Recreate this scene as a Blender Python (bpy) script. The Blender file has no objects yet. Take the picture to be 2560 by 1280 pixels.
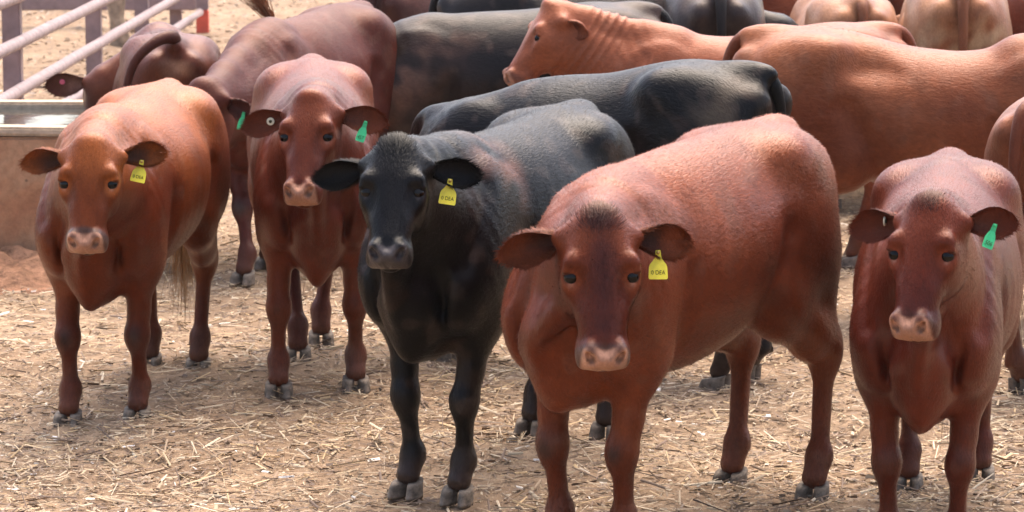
import bpy, math, random
import numpy as np
from mathutils import Vector, Matrix

rng = np.random.default_rng(11)
random.seed(5)
R = math.radians
scene = bpy.context.scene
C = scene.collection

# ---------------------------------------------------------------- camera
CAM_H = 2.29
FPX = 8000.0                     # focal length in photo pixels (2560 wide)
PITCH = math.atan(1140.0 / FPX)
cam_d = bpy.data.cameras.new('camera')
cam_d.sensor_width = 36.0
cam_d.lens = 36.0 * FPX / 2560.0
cam_d.clip_start = 0.1
cam_d.clip_end = 500.0
cam_d.dof.use_dof = True
cam_d.dof.focus_distance = 10.6
cam_d.dof.aperture_fstop = 9.0
cam = bpy.data.objects.new('camera', cam_d)
cam.location = (0, 0, CAM_H)
cam.rotation_euler = (math.pi / 2 - PITCH, 0, 0)
C.objects.link(cam)
scene.camera = cam

# ---------------------------------------------------------------- world and sun
SUN_EL, SUN_AZ = R(66), R(14)    # azimuth measured from +Y (away from camera) towards +X (right)
world = bpy.data.worlds.new('World')
scene.world = world
world.use_nodes = True
wn = world.node_tree
for n in list(wn.nodes):
    wn.nodes.remove(n)
sky = wn.nodes.new('ShaderNodeTexSky')
sky.sky_type = 'NISHITA'
sky.sun_disc = False
sky.sun_elevation = SUN_EL
sky.sun_rotation = SUN_AZ
sky.dust_density = 4.0
sky.air_density = 1.0
sky.ozone_density = 1.0
bg = wn.nodes.new('ShaderNodeBackground')
bg.inputs['Strength'].default_value = 0.085
wo = wn.nodes.new('ShaderNodeOutputWorld')
wn.links.new(sky.outputs[0], bg.inputs[0])
wn.links.new(bg.outputs[0], wo.inputs[0])

sun_d = bpy.data.lights.new('sun', 'SUN')
sun_d.energy = 1.3
sun_d.angle = R(68)
sun_d.color = (1.0, 0.93, 0.83)
sun = bpy.data.objects.new('sun', sun_d)
sdir = Vector((math.sin(SUN_AZ) * math.cos(SUN_EL), math.cos(SUN_AZ) * math.cos(SUN_EL), math.sin(SUN_EL)))
sun.rotation_euler = sdir.to_track_quat('Z', 'Y').to_euler()
sun.location = sdir * 40
C.objects.link(sun)

scene.render.engine = 'CYCLES'
scene.view_settings.view_transform = 'Standard'
scene.view_settings.look = 'None'
scene.view_settings.gamma = 1.0
scene.view_settings.exposure = 2.32
scene.view_settings.use_white_balance = True
scene.view_settings.white_balance_temperature = 7050
scene.view_settings.white_balance_tint = 14
scene.cycles.use_denoising = True
scene.cycles.max_bounces = 6
scene.cycles.diffuse_bounces = 3
scene.cycles.glossy_bounces = 3
scene.cycles.sample_clamp_indirect = 6.0

# ---------------------------------------------------------------- small helpers
def ray(px, py):
    u = (px - 1280.0) / FPX
    v = (640.0 - py) / FPX
    return np.array([u, math.cos(PITCH) + v * math.sin(PITCH), -math.sin(PITCH) + v * math.cos(PITCH)])

def ground(px, py, z=0.0):
    """world point on the plane of height z seen at photo pixel px,py"""
    d = ray(px, py)
    t = (z - CAM_H) / d[2]
    return np.array([0, 0, CAM_H]) + d * t

def atdepth(px, py, Y):
    d = ray(px, py)
    return np.array([0, 0, CAM_H]) + d * (Y / d[1])

def empty(name, loc=(0, 0, 0), rz=0.0):
    o = bpy.data.objects.new(name, None)
    o.empty_display_size = 0.1
    o.location = loc
    o.rotation_euler = (0, 0, rz)
    C.objects.link(o)
    return o

def tag(o, label=None, cat=None, group=None, kind=None):
    if label: o['label'] = label
    if cat: o['category'] = cat
    if group: o['group'] = group
    if kind: o['kind'] = kind
    return o

def mesh_obj(name, verts, faces, mat, parent=None, smooth=True):
    me = bpy.data.meshes.new(name)
    me.from_pydata([tuple(map(float, v)) for v in verts], [], [tuple(f) for f in faces])
    if smooth:
        me.polygons.foreach_set('use_smooth', np.ones(len(me.polygons), dtype=bool))
    me.materials.append(mat)
    me.update()
    o = bpy.data.objects.new(name, me)
    C.objects.link(o)
    if parent is not None:
        o.parent = parent
    return o

def link_mesh(name, me, parent=None, loc=(0, 0, 0), rot=None):
    o = bpy.data.objects.new(name, me)
    C.objects.link(o)
    if parent is not None:
        o.parent = parent
    o.location = loc
    if rot is not None:
        o.rotation_euler = rot
    return o

def np_mesh(name, verts, tris=None, quads=None):
    """fast mesh from numpy arrays"""
    me = bpy.data.meshes.new(name)
    nt = 0 if tris is None else len(tris)
    nq = 0 if quads is None else len(quads)
    me.vertices.add(len(verts))
    me.vertices.foreach_set('co', np.ascontiguousarray(verts, dtype=np.float32).ravel())
    loops = []
    starts = []
    if nq:
        loops.append(np.asarray(quads, dtype=np.int32).ravel())
        starts.append(np.arange(nq, dtype=np.int32) * 4)
    if nt:
        loops.append(np.asarray(tris, dtype=np.int32).ravel())
        starts.append(nq * 4 + np.arange(nt, dtype=np.int32) * 3)
    loops = np.concatenate(loops)
    me.loops.add(len(loops))
    me.loops.foreach_set('vertex_index', loops)
    me.polygons.add(nq + nt)
    me.polygons.foreach_set('loop_start', np.concatenate(starts))
    me.polygons.foreach_set('use_smooth', np.ones(nq + nt, dtype=bool))
    me.update(calc_edges=True)
    return me

def srgb(r, g, b):
    f = lambda c: (c / 255.0 / 12.92) if c / 255.0 <= 0.04045 else ((c / 255.0 + 0.055) / 1.055) ** 2.4
    return (f(r), f(g), f(b))

# ---------------------------------------------------------------- materials
def new_mat(name):
    m = bpy.data.materials.new(name)
    m.use_nodes = True
    nt = m.node_tree
    p = nt.nodes['Principled BSDF']
    return m, nt, p

def N(nt, t, **kw):
    n = nt.nodes.new(t)
    for k, v in kw.items():
        setattr(n, k, v)
    return n

def ramp(nt, stops):
    r = N(nt, 'ShaderNodeValToRGB')
    e = r.color_ramp.elements
    while len(e) < len(stops):
        e.new(0.5)
    for el, (p, c) in zip(e, stops):
        el.position = p
        el.color = (c[0], c[1], c[2], 1.0)
    return r

def noise(nt, coord, scale, detail=4.0, rough=0.55, dist=0.0):
    n = N(nt, 'ShaderNodeTexNoise')
    n.inputs['Scale'].default_value = scale
    n.inputs['Detail'].default_value = detail
    n.inputs['Roughness'].default_value = rough
    n.inputs['Distortion'].default_value = dist
    if coord is not None:
        nt.links.new(coord, n.inputs['Vector'])
    return n

def mapping(nt, coord, scale=(1, 1, 1), rot=(0, 0, 0)):
    m = N(nt, 'ShaderNodeMapping')
    m.inputs['Scale'].default_value = scale
    m.inputs['Rotation'].default_value = rot
    nt.links.new(coord, m.inputs['Vector'])
    return m.outputs[0]

def bump(nt, height, strength, distance, prev=None):
    b = N(nt, 'ShaderNodeBump')
    b.inputs['Strength'].default_value = strength
    b.inputs['Distance'].default_value = distance
    nt.links.new(height, b.inputs['Height'])
    if prev is not None:
        nt.links.new(prev, b.inputs['Normal'])
    return b.outputs[0]

def mixrgb(nt, a, b, fac, blend='MIX'):
    m = N(nt, 'ShaderNodeMix', data_type='RGBA', blend_type=blend)
    for sock, val in ((m.inputs[6], a), (m.inputs[7], b), (m.inputs[0], fac)):
        if isinstance(val, bpy.types.NodeSocket):
            nt.links.new(val, sock)
        elif isinstance(val, (tuple, list)):
            sock.default_value = (val[0], val[1], val[2], 1.0)
        else:
            sock.default_value = val
    return m.outputs[2]

def coat_material():
    m, nt, p = new_mat('coat')
    a = N(nt, 'ShaderNodeAttribute', attribute_name='coat')
    tc = N(nt, 'ShaderNodeTexCoord')
    flow = mapping(nt, tc.outputs['Object'], (14, 60, 26), (0, R(25), 0))
    n1 = noise(nt, flow, 3.0, 3.0, 0.6, 0.4)
    n2 = noise(nt, mapping(nt, tc.outputs['Object'], (4, 9, 7), (0, R(20), 0)), 1.0, 5.0, 0.65, 0.8)
    r1 = ramp(nt, [(0.25, (0.80, 0.78, 0.77)), (0.75, (1.16, 1.18, 1.2))])
    nt.links.new(n1.outputs[0], r1.inputs[0])
    r2 = ramp(nt, [(0.3, (0.74, 0.71, 0.70)), (0.7, (1.20, 1.22, 1.22))])
    nt.links.new(n2.outputs[0], r2.inputs[0])
    c1 = mixrgb(nt, a.outputs['Color'], r1.outputs[0], 1.0, 'MULTIPLY')
    c2 = mixrgb(nt, c1, r2.outputs[0], 1.0, 'MULTIPLY')
    nt.links.new(c2, p.inputs['Base Color'])
    nt.links.new(a.outputs['Alpha'], p.inputs['Roughness'])
    p.inputs['Specular IOR Level'].default_value = 0.34
    sep = N(nt, 'ShaderNodeSeparateColor')
    nt.links.new(a.outputs['Color'], sep.inputs[0])
    sb = N(nt, 'ShaderNodeMath', operation='SUBTRACT')
    nt.links.new(sep.outputs[0], sb.inputs[0]); nt.links.new(sep.outputs[1], sb.inputs[1])
    ml = N(nt, 'ShaderNodeMath', operation='MULTIPLY', use_clamp=True)
    nt.links.new(sb.outputs[0], ml.inputs[0]); ml.inputs[1].default_value = 12.0
    mr = N(nt, 'ShaderNodeMapRange')
    mr.inputs['To Min'].default_value = 0.16; mr.inputs['To Max'].default_value = 0.36
    nt.links.new(ml.outputs[0], mr.inputs['Value']); nt.links.new(mr.outputs[0], p.inputs['Specular IOR Level'])
    nt.links.new(mixrgb(nt, (0.92, 0.97, 1.0), (1.0, 0.48, 0.33), ml.outputs[0]), p.inputs['Specular Tint'])
    p.inputs['Sheen Weight'].default_value = 0.03
    p.inputs['Sheen Roughness'].default_value = 0.45
    nt.links.new(mixrgb(nt, c2, (1.0, 0.9, 0.86), 0.12), p.inputs['Sheen Tint'])
    b1 = bump(nt, n1.outputs[0], 0.5, 0.005)
    nt.links.new(b1, p.inputs['Normal'])
    return m

def simple(name, col, rough=0.6, spec=0.4, var=0.25, scale=30.0, bstr=0.2, bdist=0.003, metallic=0.0, coord='Object'):
    m, nt, p = new_mat(name)
    tc = N(nt, 'ShaderNodeTexCoord')
    n = noise(nt, tc.outputs[coord], scale, 5.0, 0.6)
    lo = tuple(max(0, c * (1 - var)) for c in col)
    hi = tuple(min(1, c * (1 + var)) for c in col)
    r = ramp(nt, [(0.3, lo), (0.7, hi)])
    nt.links.new(n.outputs[0], r.inputs[0])
    nt.links.new(r.outputs[0], p.inputs['Base Color'])
    p.inputs['Roughness'].default_value = rough
    p.inputs['Specular IOR Level'].default_value = spec
    p.inputs['Metallic'].default_value = metallic
    if bstr:
        nt.links.new(bump(nt, n.outputs[0], bstr, bdist), p.inputs['Normal'])
    return m

M = {}
M['coat'] = coat_material()
M['horn'] = simple('hoof_horn', (0.165, 0.13, 0.10), 0.7, 0.3, 0.6, 38, 0.6)
M['eye'] = simple('eye', (0.003, 0.002, 0.0015), 0.15, 0.22, 0.0, 5, 0)
M['yellow'] = simple('yellow_plastic', (0.82, 0.70, 0.05), 0.45, 0.4, 0.15, 45, 0.1)
M['green'] = simple('green_plastic', (0.02, 0.42, 0.16), 0.4, 0.4, 0.12, 60, 0.05)
M['pink'] = simple('pink_plastic', (0.75, 0.12, 0.17), 0.45, 0.4, 0.1, 60, 0)
M['white'] = simple('cream_plastic', (0.66, 0.60, 0.42), 0.45, 0.4, 0.1, 60, 0)
M['ink'] = simple('tag_ink', (0.05, 0.045, 0.02), 0.7, 0.2, 0.0, 60, 0)
M['brass'] = simple('brass_stud', (0.5, 0.33, 0.1), 0.4, 0.5, 0.1, 60, 0, metallic=0.8)

# ---------------------------------------------------------------- SDF animal sculptor
def smin(a, b, k):
    h = np.maximum(k - np.abs(a - b), 0.0) / k
    return np.minimum(a, b) - h * h * k * 0.25

def smax(a, b, k):
    h = np.maximum(k - np.abs(a - b), 0.0) / k
    return np.maximum(a, b) + h * h * k * 0.25

class Sculpt:
    def __init__(s):
        s.ops = []
    def add(s, f, lo, hi, k, op='u'):
        s.ops.append((f, np.asarray(lo, float), np.asarray(hi, float), k, op))
    # ellipsoid, optional frame F (columns are its axes)
    def ell(s, c, r, k=0.05, F=None, op='u'):
        c = np.asarray(c, float); r = np.asarray(r, float)
        F = np.eye(3) if F is None else np.asarray(F, float)
        ext = np.sqrt(((F * r) ** 2).sum(1))
        def f(X, Y, Z):
            dx, dy, dz = X - c[0], Y - c[1], Z - c[2]
            k0 = 0; k1 = 0
            for i in range(3):
                q = (dx * F[0, i] + dy * F[1, i] + dz * F[2, i]) / r[i]
                k0 = k0 + q * q
                k1 = k1 + (q / r[i]) ** 2
            k0 = np.sqrt(k0); k1 = np.sqrt(k1) + 1e-6
            return k0 * (k0 - 1.0) / k1
        s.add(f, c - ext, c + ext, k, op)
    # tapered capsule
    def cone(s, a, b, ra, rb, k=0.04, op='u'):
        a = np.asarray(a, float); b = np.asarray(b, float)
        d = b - a; dd = float(d @ d) + 1e-9
        def f(X, Y, Z):
            t = np.clip(((X - a[0]) * d[0] + (Y - a[1]) * d[1] + (Z - a[2]) * d[2]) / dd, 0, 1)
            q = (X - a[0] - t * d[0]) ** 2 + (Y - a[1] - t * d[1]) ** 2 + (Z - a[2] - t * d[2]) ** 2
            return np.sqrt(q) - (ra + (rb - ra) * t)
        s.add(f, np.minimum(a - ra, b - rb), np.maximum(a + ra, b + rb), k, op)
    # tapered capsule of elliptic section: radius rs along 'side', ru across
    def econe(s, a, b, ra, rb, side, k=0.04, op='u'):
        a = np.asarray(a, float); b = np.asarray(b, float)
        d = b - a; dd = float(d @ d) + 1e-9
        sd = np.asarray(side, float)
        sd = sd - d * (sd @ d) / dd
        sd = sd / np.linalg.norm(sd)
        def f(X, Y, Z):
            x, y, z = X - a[0], Y - a[1], Z - a[2]
            t = np.clip((x * d[0] + y * d[1] + z * d[2]) / dd, 0, 1)
            x, y, z = x - t * d[0], y - t * d[1], z - t * d[2]
            ps = x * sd[0] + y * sd[1] + z * sd[2]
            q2 = np.maximum(x * x + y * y + z * z - ps * ps, 0)
            rs = ra[0] + (rb[0] - ra[0]) * t
            ru = ra[1] + (rb[1] - ra[1]) * t
            return (np.sqrt((ps / rs) ** 2 + q2 / ru ** 2) - 1) * np.minimum(rs, ru)
        m = max(ra[0], ra[1]); n = max(rb[0], rb[1])
        s.add(f, np.minimum(a - m, b - n), np.maximum(a + m, b + n), k, op)
    def path(s, pts, rads, side, k0=0.05, k=0.03, op='u'):
        for i in range(len(pts) - 1):
            s.econe(pts[i], pts[i + 1], rads[i], rads[i + 1], side, k0 if i == 0 else k, op)
    # loft of superelliptic sections along local x; tab rows: x, ztop, zbot, zc, w, pu, pd
    def loft(s, tab, o=(0, 0, 0), F=None, k=0.05, k_end=0.08, cuts=()):
        tab = np.asarray(tab, float)
        o = np.asarray(o, float)
        F = np.eye(3) if F is None else np.asarray(F, float)
        xs = tab[:, 0]
        # smooth resampling
        fx = np.linspace(xs[0], xs[-1], 90)
        cols = []
        for j in range(1, 7):
            t = np.interp(fx, xs, tab[:, j])
            for _ in range(14):
                t[1:-1] = 0.25 * t[:-2] + 0.5 * t[1:-1] + 0.25 * t[2:]
            cols.append(t)
        def f(X, Y, Z):
            dx, dy, dz = X - o[0], Y - o[1], Z - o[2]
            x = dx * F[0, 0] + dy * F[1, 0] + dz * F[2, 0]
            y = dx * F[0, 1] + dy * F[1, 1] + dz * F[2, 1]
            z = dx * F[0, 2] + dy * F[1, 2] + dz * F[2, 2]
            shp = np.broadcast(x, y, z).shape
            xi = np.clip((x - fx[0]) / (fx[1] - fx[0]), 0, 88.999)
            i0 = xi.astype(np.int32); fr = xi - i0
            g = lambda t: t[i0] * (1 - fr) + t[i0 + 1] * fr
            zt, zb, zc, w, pu, pd = [g(t) for t in cols]
            up = z > zc
            h = np.where(up, zt - zc, zc - zb)
            p = np.where(up, pu, pd)
            a = np.abs(y) / w
            b = np.abs(z - zc) / h
            r = (np.maximum(a, 1e-5) ** p + np.maximum(b, 1e-5) ** p) ** (1.0 / p)
            out = (r - 1) * np.minimum(w, h)
            out = smax(out, x - xs[-1], k_end)
            out = smax(out, xs[0] - x, k_end)
            for (cp, cn, ck) in cuts:
                out = smax(out, (x - cp[0]) * cn[0] + (y - cp[1]) * cn[1] + (z - cp[2]) * cn[2], ck)
            return out
        wm = tab[:, 4].max(); zt = tab[:, 1].max(); zb = tab[:, 2].min()
        cs = np.array([[x, y, z] for x in (xs[0], xs[-1]) for y in (-wm, wm) for z in (zb, zt)]) @ F.T + o
        s.add(f, cs.min(0), cs.max(0), k, 'u')
    def mesh(s, vox, fine=None, vfine=None):
        """surface nets on a rectilinear grid, finer inside the box fine=(lo,hi)"""
        lo = np.min([o[1] for o in s.ops if o[4] == 'u'], axis=0) - 0.03
        hi = np.max([o[2] for o in s.ops if o[4] == 'u'], axis=0) + 0.03
        ax = []
        for i in range(3):
            pts = [lo[i]]
            while pts[-1] < hi[i]:
                st = vox
                if fine is not None and fine[0][i] - 0.02 < pts[-1] < fine[1][i] + 0.02:
                    st = vfine
                pts.append(pts[-1] + st)
            ax.append(np.array(pts, dtype=np.float32))
        shape = tuple(len(a) for a in ax)
        D = np.full(shape, 0.5, dtype=np.float32)
        for f, l, h, k, op in s.ops:
            mg = k * 1.1 + 2.5 * vox
            sl = []
            for i in range(3):
                i0 = max(0, int(np.searchsorted(ax[i], l[i] - mg)) - 1)
                i1 = min(shape[i], int(np.searchsorted(ax[i], h[i] + mg)) + 1)
                sl.append(slice(i0, i1))
            if any(q.stop - q.start < 1 for q in sl):
                continue
            sl = tuple(sl)
            X = ax[0][sl[0]][:, None, None]; Y = ax[1][sl[1]][None, :, None]; Z = ax[2][sl[2]][None, None, :]
            d = f(X, Y, Z).astype(np.float32)
            if op == 'u':
                D[sl] = smin(D[sl], d, k)
            elif op == 's':
                D[sl] = smax(D[sl], -d, k)
        return surface_nets(D, ax)

def surface_nets(D, ax):
    ins = D < 0
    nx, ny, nz = D.shape
    # cells with a sign change
    c = np.zeros((nx - 1, ny - 1, nz - 1), dtype=np.int8)
    for i in (0, 1):
        for j in (0, 1):
            for k in (0, 1):
                c += ins[i:nx - 1 + i, j:ny - 1 + j, k:nz - 1 + k]
    act = (c > 0) & (c < 8)
    idx = -np.ones(act.shape, dtype=np.int32)
    ci = np.argwhere(act)
    n = len(ci)
    idx[act] = np.arange(n)
    acc = np.zeros((n, 3), dtype=np.float32); cnt = np.zeros(n, dtype=np.float32)
    offs = [(0, 0, 0), (1, 0, 0), (0, 1, 0), (1, 1, 0), (0, 0, 1), (1, 0, 1), (0, 1, 1), (1, 1, 1)]
    vals = [D[ci[:, 0] + o[0], ci[:, 1] + o[1], ci[:, 2] + o[2]] for o in offs]
    for a in range(8):
        for b in range(a + 1, 8):
            oa, ob = offs[a], offs[b]
            if sum(abs(p - q) for p, q in zip(oa, ob)) != 1:
                continue
            va, vb = vals[a], vals[b]
            m = (va < 0) != (vb < 0)
            t = np.where(m, va / np.where(m, va - vb, 1), 0)
            for q in range(3):
                acc[:, q] += np.where(m, oa[q] + t * (ob[q] - oa[q]), 0)
            cnt += m
    acc /= cnt[:, None]
    V = np.empty((n, 3), dtype=np.float32)
    for q in range(3):
        p = ci[:, q]
        V[:, q] = ax[q][p] + acc[:, q] * (ax[q][p + 1] - ax[q][p])
    quads = []
    for axis in range(3):
        a = [slice(None)] * 3; b = [slice(None)] * 3
        a[axis] = slice(0, -1); b[axis] = slice(1, None)
        ch = ins[tuple(a)] != ins[tuple(b)]
        flip = ins[tuple(a)]
        e = np.argwhere(ch)
        u, v = (axis + 1) % 3, (axis + 2) % 3
        ok = (e[:, u] > 0) & (e[:, v] > 0) & (e[:, u] < D.shape[u] - 1) & (e[:, v] < D.shape[v] - 1)
        e = e[ok]
        fl = flip[e[:, 0], e[:, 1], e[:, 2]]
        def at(du, dv):
            q = e.copy(); q[:, u] -= du; q[:, v] -= dv
            return idx[q[:, 0], q[:, 1], q[:, 2]]
        q = np.stack([at(1, 1), at(0, 1), at(0, 0), at(1, 0)], 1)
        q[~fl] = q[~fl][:, ::-1]
        quads.append(q)
    Q = np.concatenate(quads)
    # light relaxation keeps the surface free of grid steps
    for it, lam in enumerate((0.5, -0.45, 0.5, -0.45)):
        S = np.zeros_like(V); cn = np.zeros(len(V), dtype=np.float32)
        for i in range(4):
            p, r = Q[:, i], Q[:, (i + 1) % 4]
            for d in range(3):
                S[:, d] += np.bincount(p, V[r, d], len(V)) + np.bincount(r, V[p, d], len(V))
            cn += np.bincount(p, minlength=len(V)) + np.bincount(r, minlength=len(V))
        V = V + lam * (S / cn[:, None] - V)
    return V.astype(np.float32), Q

def vnormals(V, Q):
    a = V[Q[:, 2]] - V[Q[:, 0]]; b = V[Q[:, 3]] - V[Q[:, 1]]
    fn = np.cross(a, b)
    n = np.zeros_like(V)
    for i in range(4):
        for d in range(3):
            n[:, d] += np.bincount(Q[:, i], fn[:, d], len(V))
    n /= (np.linalg.norm(n, axis=1, keepdims=True) + 1e-9)
    return n

def sines(P, scale, seed, n=10):
    """cheap smooth pseudo noise in about -1..1"""
    g = np.random.default_rng(seed)
    out = 0
    for i in range(n):
        d = g.normal(size=3); d /= np.linalg.norm(d)
        fq = scale * g.uniform(0.6, 1.7)
        out = out + np.sin(P @ d * fq + g.uniform(0, 6.28))
    return out / math.sqrt(n) / 0.9

def rot(axis, ang):
    return np.array(Matrix.Rotation(ang, 3, axis))

def sstep(e0, e1, x):
    t = np.clip((x - e0) / (e1 - e0), 0, 1)
    return t * t * (3 - 2 * t)

# ---------------------------------------------------------------- the cow
TORSO = [  # x, ztop, zbot, zc, halfwidth, p up, p down
    (-0.79, 1.07, 0.86, 0.97, 0.135, 2.2, 2.2),
    (-0.72, 1.135, 0.80, 0.95, 0.178, 2.0, 2.2),
    (-0.60, 1.170, 0.74, 0.94, 0.215, 1.85, 2.2),
    (-0.45, 1.180, 0.665, 0.91, 0.240, 1.75, 2.2),
    (-0.30, 1.165, 0.590, 0.85, 0.258, 1.80, 2.2),
    (-0.10, 1.145, 0.530, 0.80, 0.275, 1.9, 2.2),
    (0.10, 1.135, 0.505, 0.79, 0.268, 1.9, 2.2),
    (0.28, 1.140, 0.505, 0.79, 0.228, 1.85, 2.2),
    (0.42, 1.140, 0.51, 0.79, 0.188, 1.75, 2.2),
    (0.55, 1.080, 0.53, 0.79, 0.165, 1.8, 2.1),
    (0.68, 0.96, 0.58, 0.78, 0.135, 2.0, 2.0),
]
HX = 0.87
HEAD = [   # along the face from poll to muzzle
    (-0.035, 0.010, -0.120, -0.05, 0.062, 2.0, 2.0),
    (0.02, 0.030, -0.150, -0.05, 0.084, 2.2, 2.0),
    (0.08, 0.042, -0.175, -0.045, 0.098, 2.4, 2.0),
    (0.15, 0.038, -0.190, -0.050, 0.098, 2.5, 2.0),
    (0.21, 0.028, -0.185, -0.060, 0.083, 2.4, 2.0),
    (0.27, 0.018, -0.160, -0.065, 0.066, 2.3, 2.1),
    (0.33, 0.010, -0.135, -0.060, 0.056, 2.2, 2.2),
    (0.38, 0.006, -0.120, -0.058, 0.058, 2.2, 2.2),
    (0.42, 0.000, -0.115, -0.058, 0.064, 2.2, 2.2),
    (0.465, -0.010, -0.110, -0.062, 0.062, 2.2, 2.2),
]

def head_parts(S, o, F, hs, hump=0.0, hw=1.0):
    """add the head to the sculpt: o poll position, F columns = (towards muzzle, left, out of the face)"""
    P = lambda x, y, z: o + F @ (np.array([x * HX, y * hw, z]) * hs)
    tab = np.array(HEAD, float)
    tab[:, 0] *= HX
    tab[:, :5] *= hs
    tab[:, 4] *= hw
    cuts = [((0.452 * HX * hs, 0, -0.045 * hs), (0.86, 0, 0.51), 0.03 * hs)]
    S.loft(tab, o, F, k=0.045, k_end=0.045 * hs, cuts=cuts)
    e = lambda c, r, k, A=None, op='u': S.ell(P(*c), np.array(r) * hs, k * hs, F if A is None else F @ A, op)
    e((0.005, 0, 0.0), (0.040, 0.056, 0.045 + hump), 0.05)              # poll knob
    for sgn in (1, -1):
        e((0.145, sgn * 0.080, 0.012), (0.032, 0.027, 0.025), 0.028)     # brow
        e((0.185, sgn * 0.082, -0.030), (0.042, 0.026, 0.034), 0.035)    # cheek bone
        e((0.17, sgn * 0.066, -0.110), (0.075, 0.034, 0.070), 0.05)      # jaw muscle
        e((0.27, sgn * 0.042, -0.045), (0.075, 0.024, 0.03), 0.04)       # facial crest
        e((0.235, sgn * 0.080, 0.022), (0.050, 0.020, 0.024), 0.035, None, 's')   # hollow before the eye
        e((0.425, sgn * 0.040, -0.020), (0.030, 0.024, 0.030), 0.020)    # nostril wing
        e((0.405, sgn * 0.056, -0.080), (0.040, 0.018, 0.032), 0.03)     # upper lip
        e((0.03, sgn * 0.084, -0.050), (0.030, 0.045, 0.032), 0.04)      # ear root
    e((0.395, 0, -0.118), (0.050, 0.045, 0.020), 0.02)                   # chin
    e((0.452, 0, -0.045), (0.018, 0.045, 0.036), 0.025)                  # pad
    for sgn in (1, -1):
        A = np.stack([[1, 0, 0], [0, sgn * 0.78, 0.626], [0, -0.626, sgn * 0.78]], 1)
        e((0.182, sgn * 0.107, 0.004), (0.0155, 0.018, 0.0055), 0.006, rot('Z', sgn * R(8)) @ A, 's')   # eye opening
        e((0.452, sgn * 0.040, -0.012), (0.026, 0.0105, 0.019), 0.008, rot('X', sgn * R(-14)) @ rot('Z', sgn * R(-24)), 's')  # nostril
        e((0.470, sgn * 0.048, -0.030), (0.014, 0.0065, 0.016), 0.006, rot('X', sgn * R(30)), 's')
        S.econe(P(0.470, 0, -0.098), P(0.35, sgn * 0.068, -0.094), (0.005 * hs, 0.005 * hs), (0.003 * hs, 0.003 * hs), F[:, 1], 0.008, 's')  # mouth
    for sgn in (1, -1):
        e((0.1675, sgn * 0.0985, 0.006), (0.0085, 0.013, 0.012), 0.006)     # upper lid
    e((0.475, 0, -0.075), (0.012, 0.003, 0.03), 0.006, None, 's')         # cleft of the lip

def make_ear(o, F, hs, sgn, p):
    """cupped ear as a closed sheet; returns verts, quads, inner mask, edge coordinate"""
    L = p.get('len', 0.182) * hs
    base = o + F @ (np.array([0.028, sgn * 0.088, -0.052]) * hs)
    dx, dz = p.get('droop', 0.15), p.get('back', -0.25)
    d = F @ np.array([dx, sgn, dz]); d /= np.linalg.norm(d)
    nrm = F @ np.array([p.get('nx', 0.50), 0.0, p.get('nz', 0.85)])
    nrm -= d * (nrm @ d); nrm /= np.linalg.norm(nrm)
    sd = np.cross(d, nrm)
    U, Vn = 18, 13
    us = np.linspace(0, 1, U); vs = np.linspace(-1, 1, Vn)
    wp = np.interp(us, [0, .12, .3, .5, .7, .85, .95, 1], np.array([.019, .027, .041, .050, .046, .034, .021, .007])) * hs * p.get('wide', 1.0) * 0.84
    ph = np.interp(us, [0, .3, .7, 1], [R(125), R(85), R(58), R(40)]) * p.get('cup', 1.0)
    bend = p.get('bend', 0.02) * hs
    out = []
    for layer in (0, 1):
        th = (0.010 if layer else 0.0) * hs
        for i, u in enumerate(us):
            r = wp[i] / ph[i] * 1.35
            for v in vs:
                a = v * ph[i]
                tt = th * (1 - abs(v) ** 4) * (1 - u ** 6)
                rr = r + tt
                jag = 1.0 + 0.03 * math.sin(7 * u + 3 * v * sgn)
                q = base + d * L * (u - p.get('notch', 0.0) * math.exp(-((v - 0.05) / 0.22) ** 2) * max(0, (u - 0.55) / 0.45) ** 1.5) + sd * rr * math.sin(a) * jag - nrm * (rr * math.cos(a) - r * math.cos(ph[i])) - nrm * bend * u * u * 2
                q = q + sd * p.get('curl', 0.0) * hs * u * u
                out.append(q)
    V = np.array(out, dtype=np.float32)
    n1 = U * Vn
    Q = []
    for i in range(U - 1):
        for j in range(Vn - 1):
            a, b, c, e = i * Vn + j, i * Vn + j + 1, (i + 1) * Vn + j + 1, (i + 1) * Vn + j
            Q.append((a, b, c, e)); Q.append((n1 + a, n1 + e, n1 + c, n1 + b))
        for j, s2 in ((0, 1), (Vn - 1, -1)):
            a, e = i * Vn + j, (i + 1) * Vn + j
            Q.append((a, e, n1 + e, n1 + a)[::s2])
    for j in range(Vn - 1):
        a, b = (U - 1) * Vn + j, (U - 1) * Vn + j + 1
        Q.append((a, b, n1 + b, n1 + a))
    Q = np.array(Q)
    inner = np.concatenate([np.ones(n1), np.zeros(n1)])
    uu = np.tile(np.repeat(us, Vn), 2)
    if sgn > 0:
        Q = Q[:, ::-1]
    ctr = lambda u, v, lift=0.0: _ear_pt(base, d, sd, nrm, L, us, wp, ph, bend, u, v, hs, p) + nrm * lift
    inner = inner * (1 - 0.85 * np.tile(np.abs(vs), 2 * U) ** 2)
    return V, Q, inner, uu, (ctr, d, sd, nrm)

def _ear_pt(base, d, sd, nrm, L, us, wp, ph, bend, u, v, hs, p):
    w = np.interp(u, us, wp); f = np.interp(u, us, ph)
    r = w / f * 1.35
    a = v * f
    return base + d * L * u + sd * r * math.sin(a) - nrm * (r * math.cos(a) - r * math.cos(f)) - nrm * bend * u * u * 2 + sd * p.get('curl', 0.0) * hs * u * u

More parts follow.
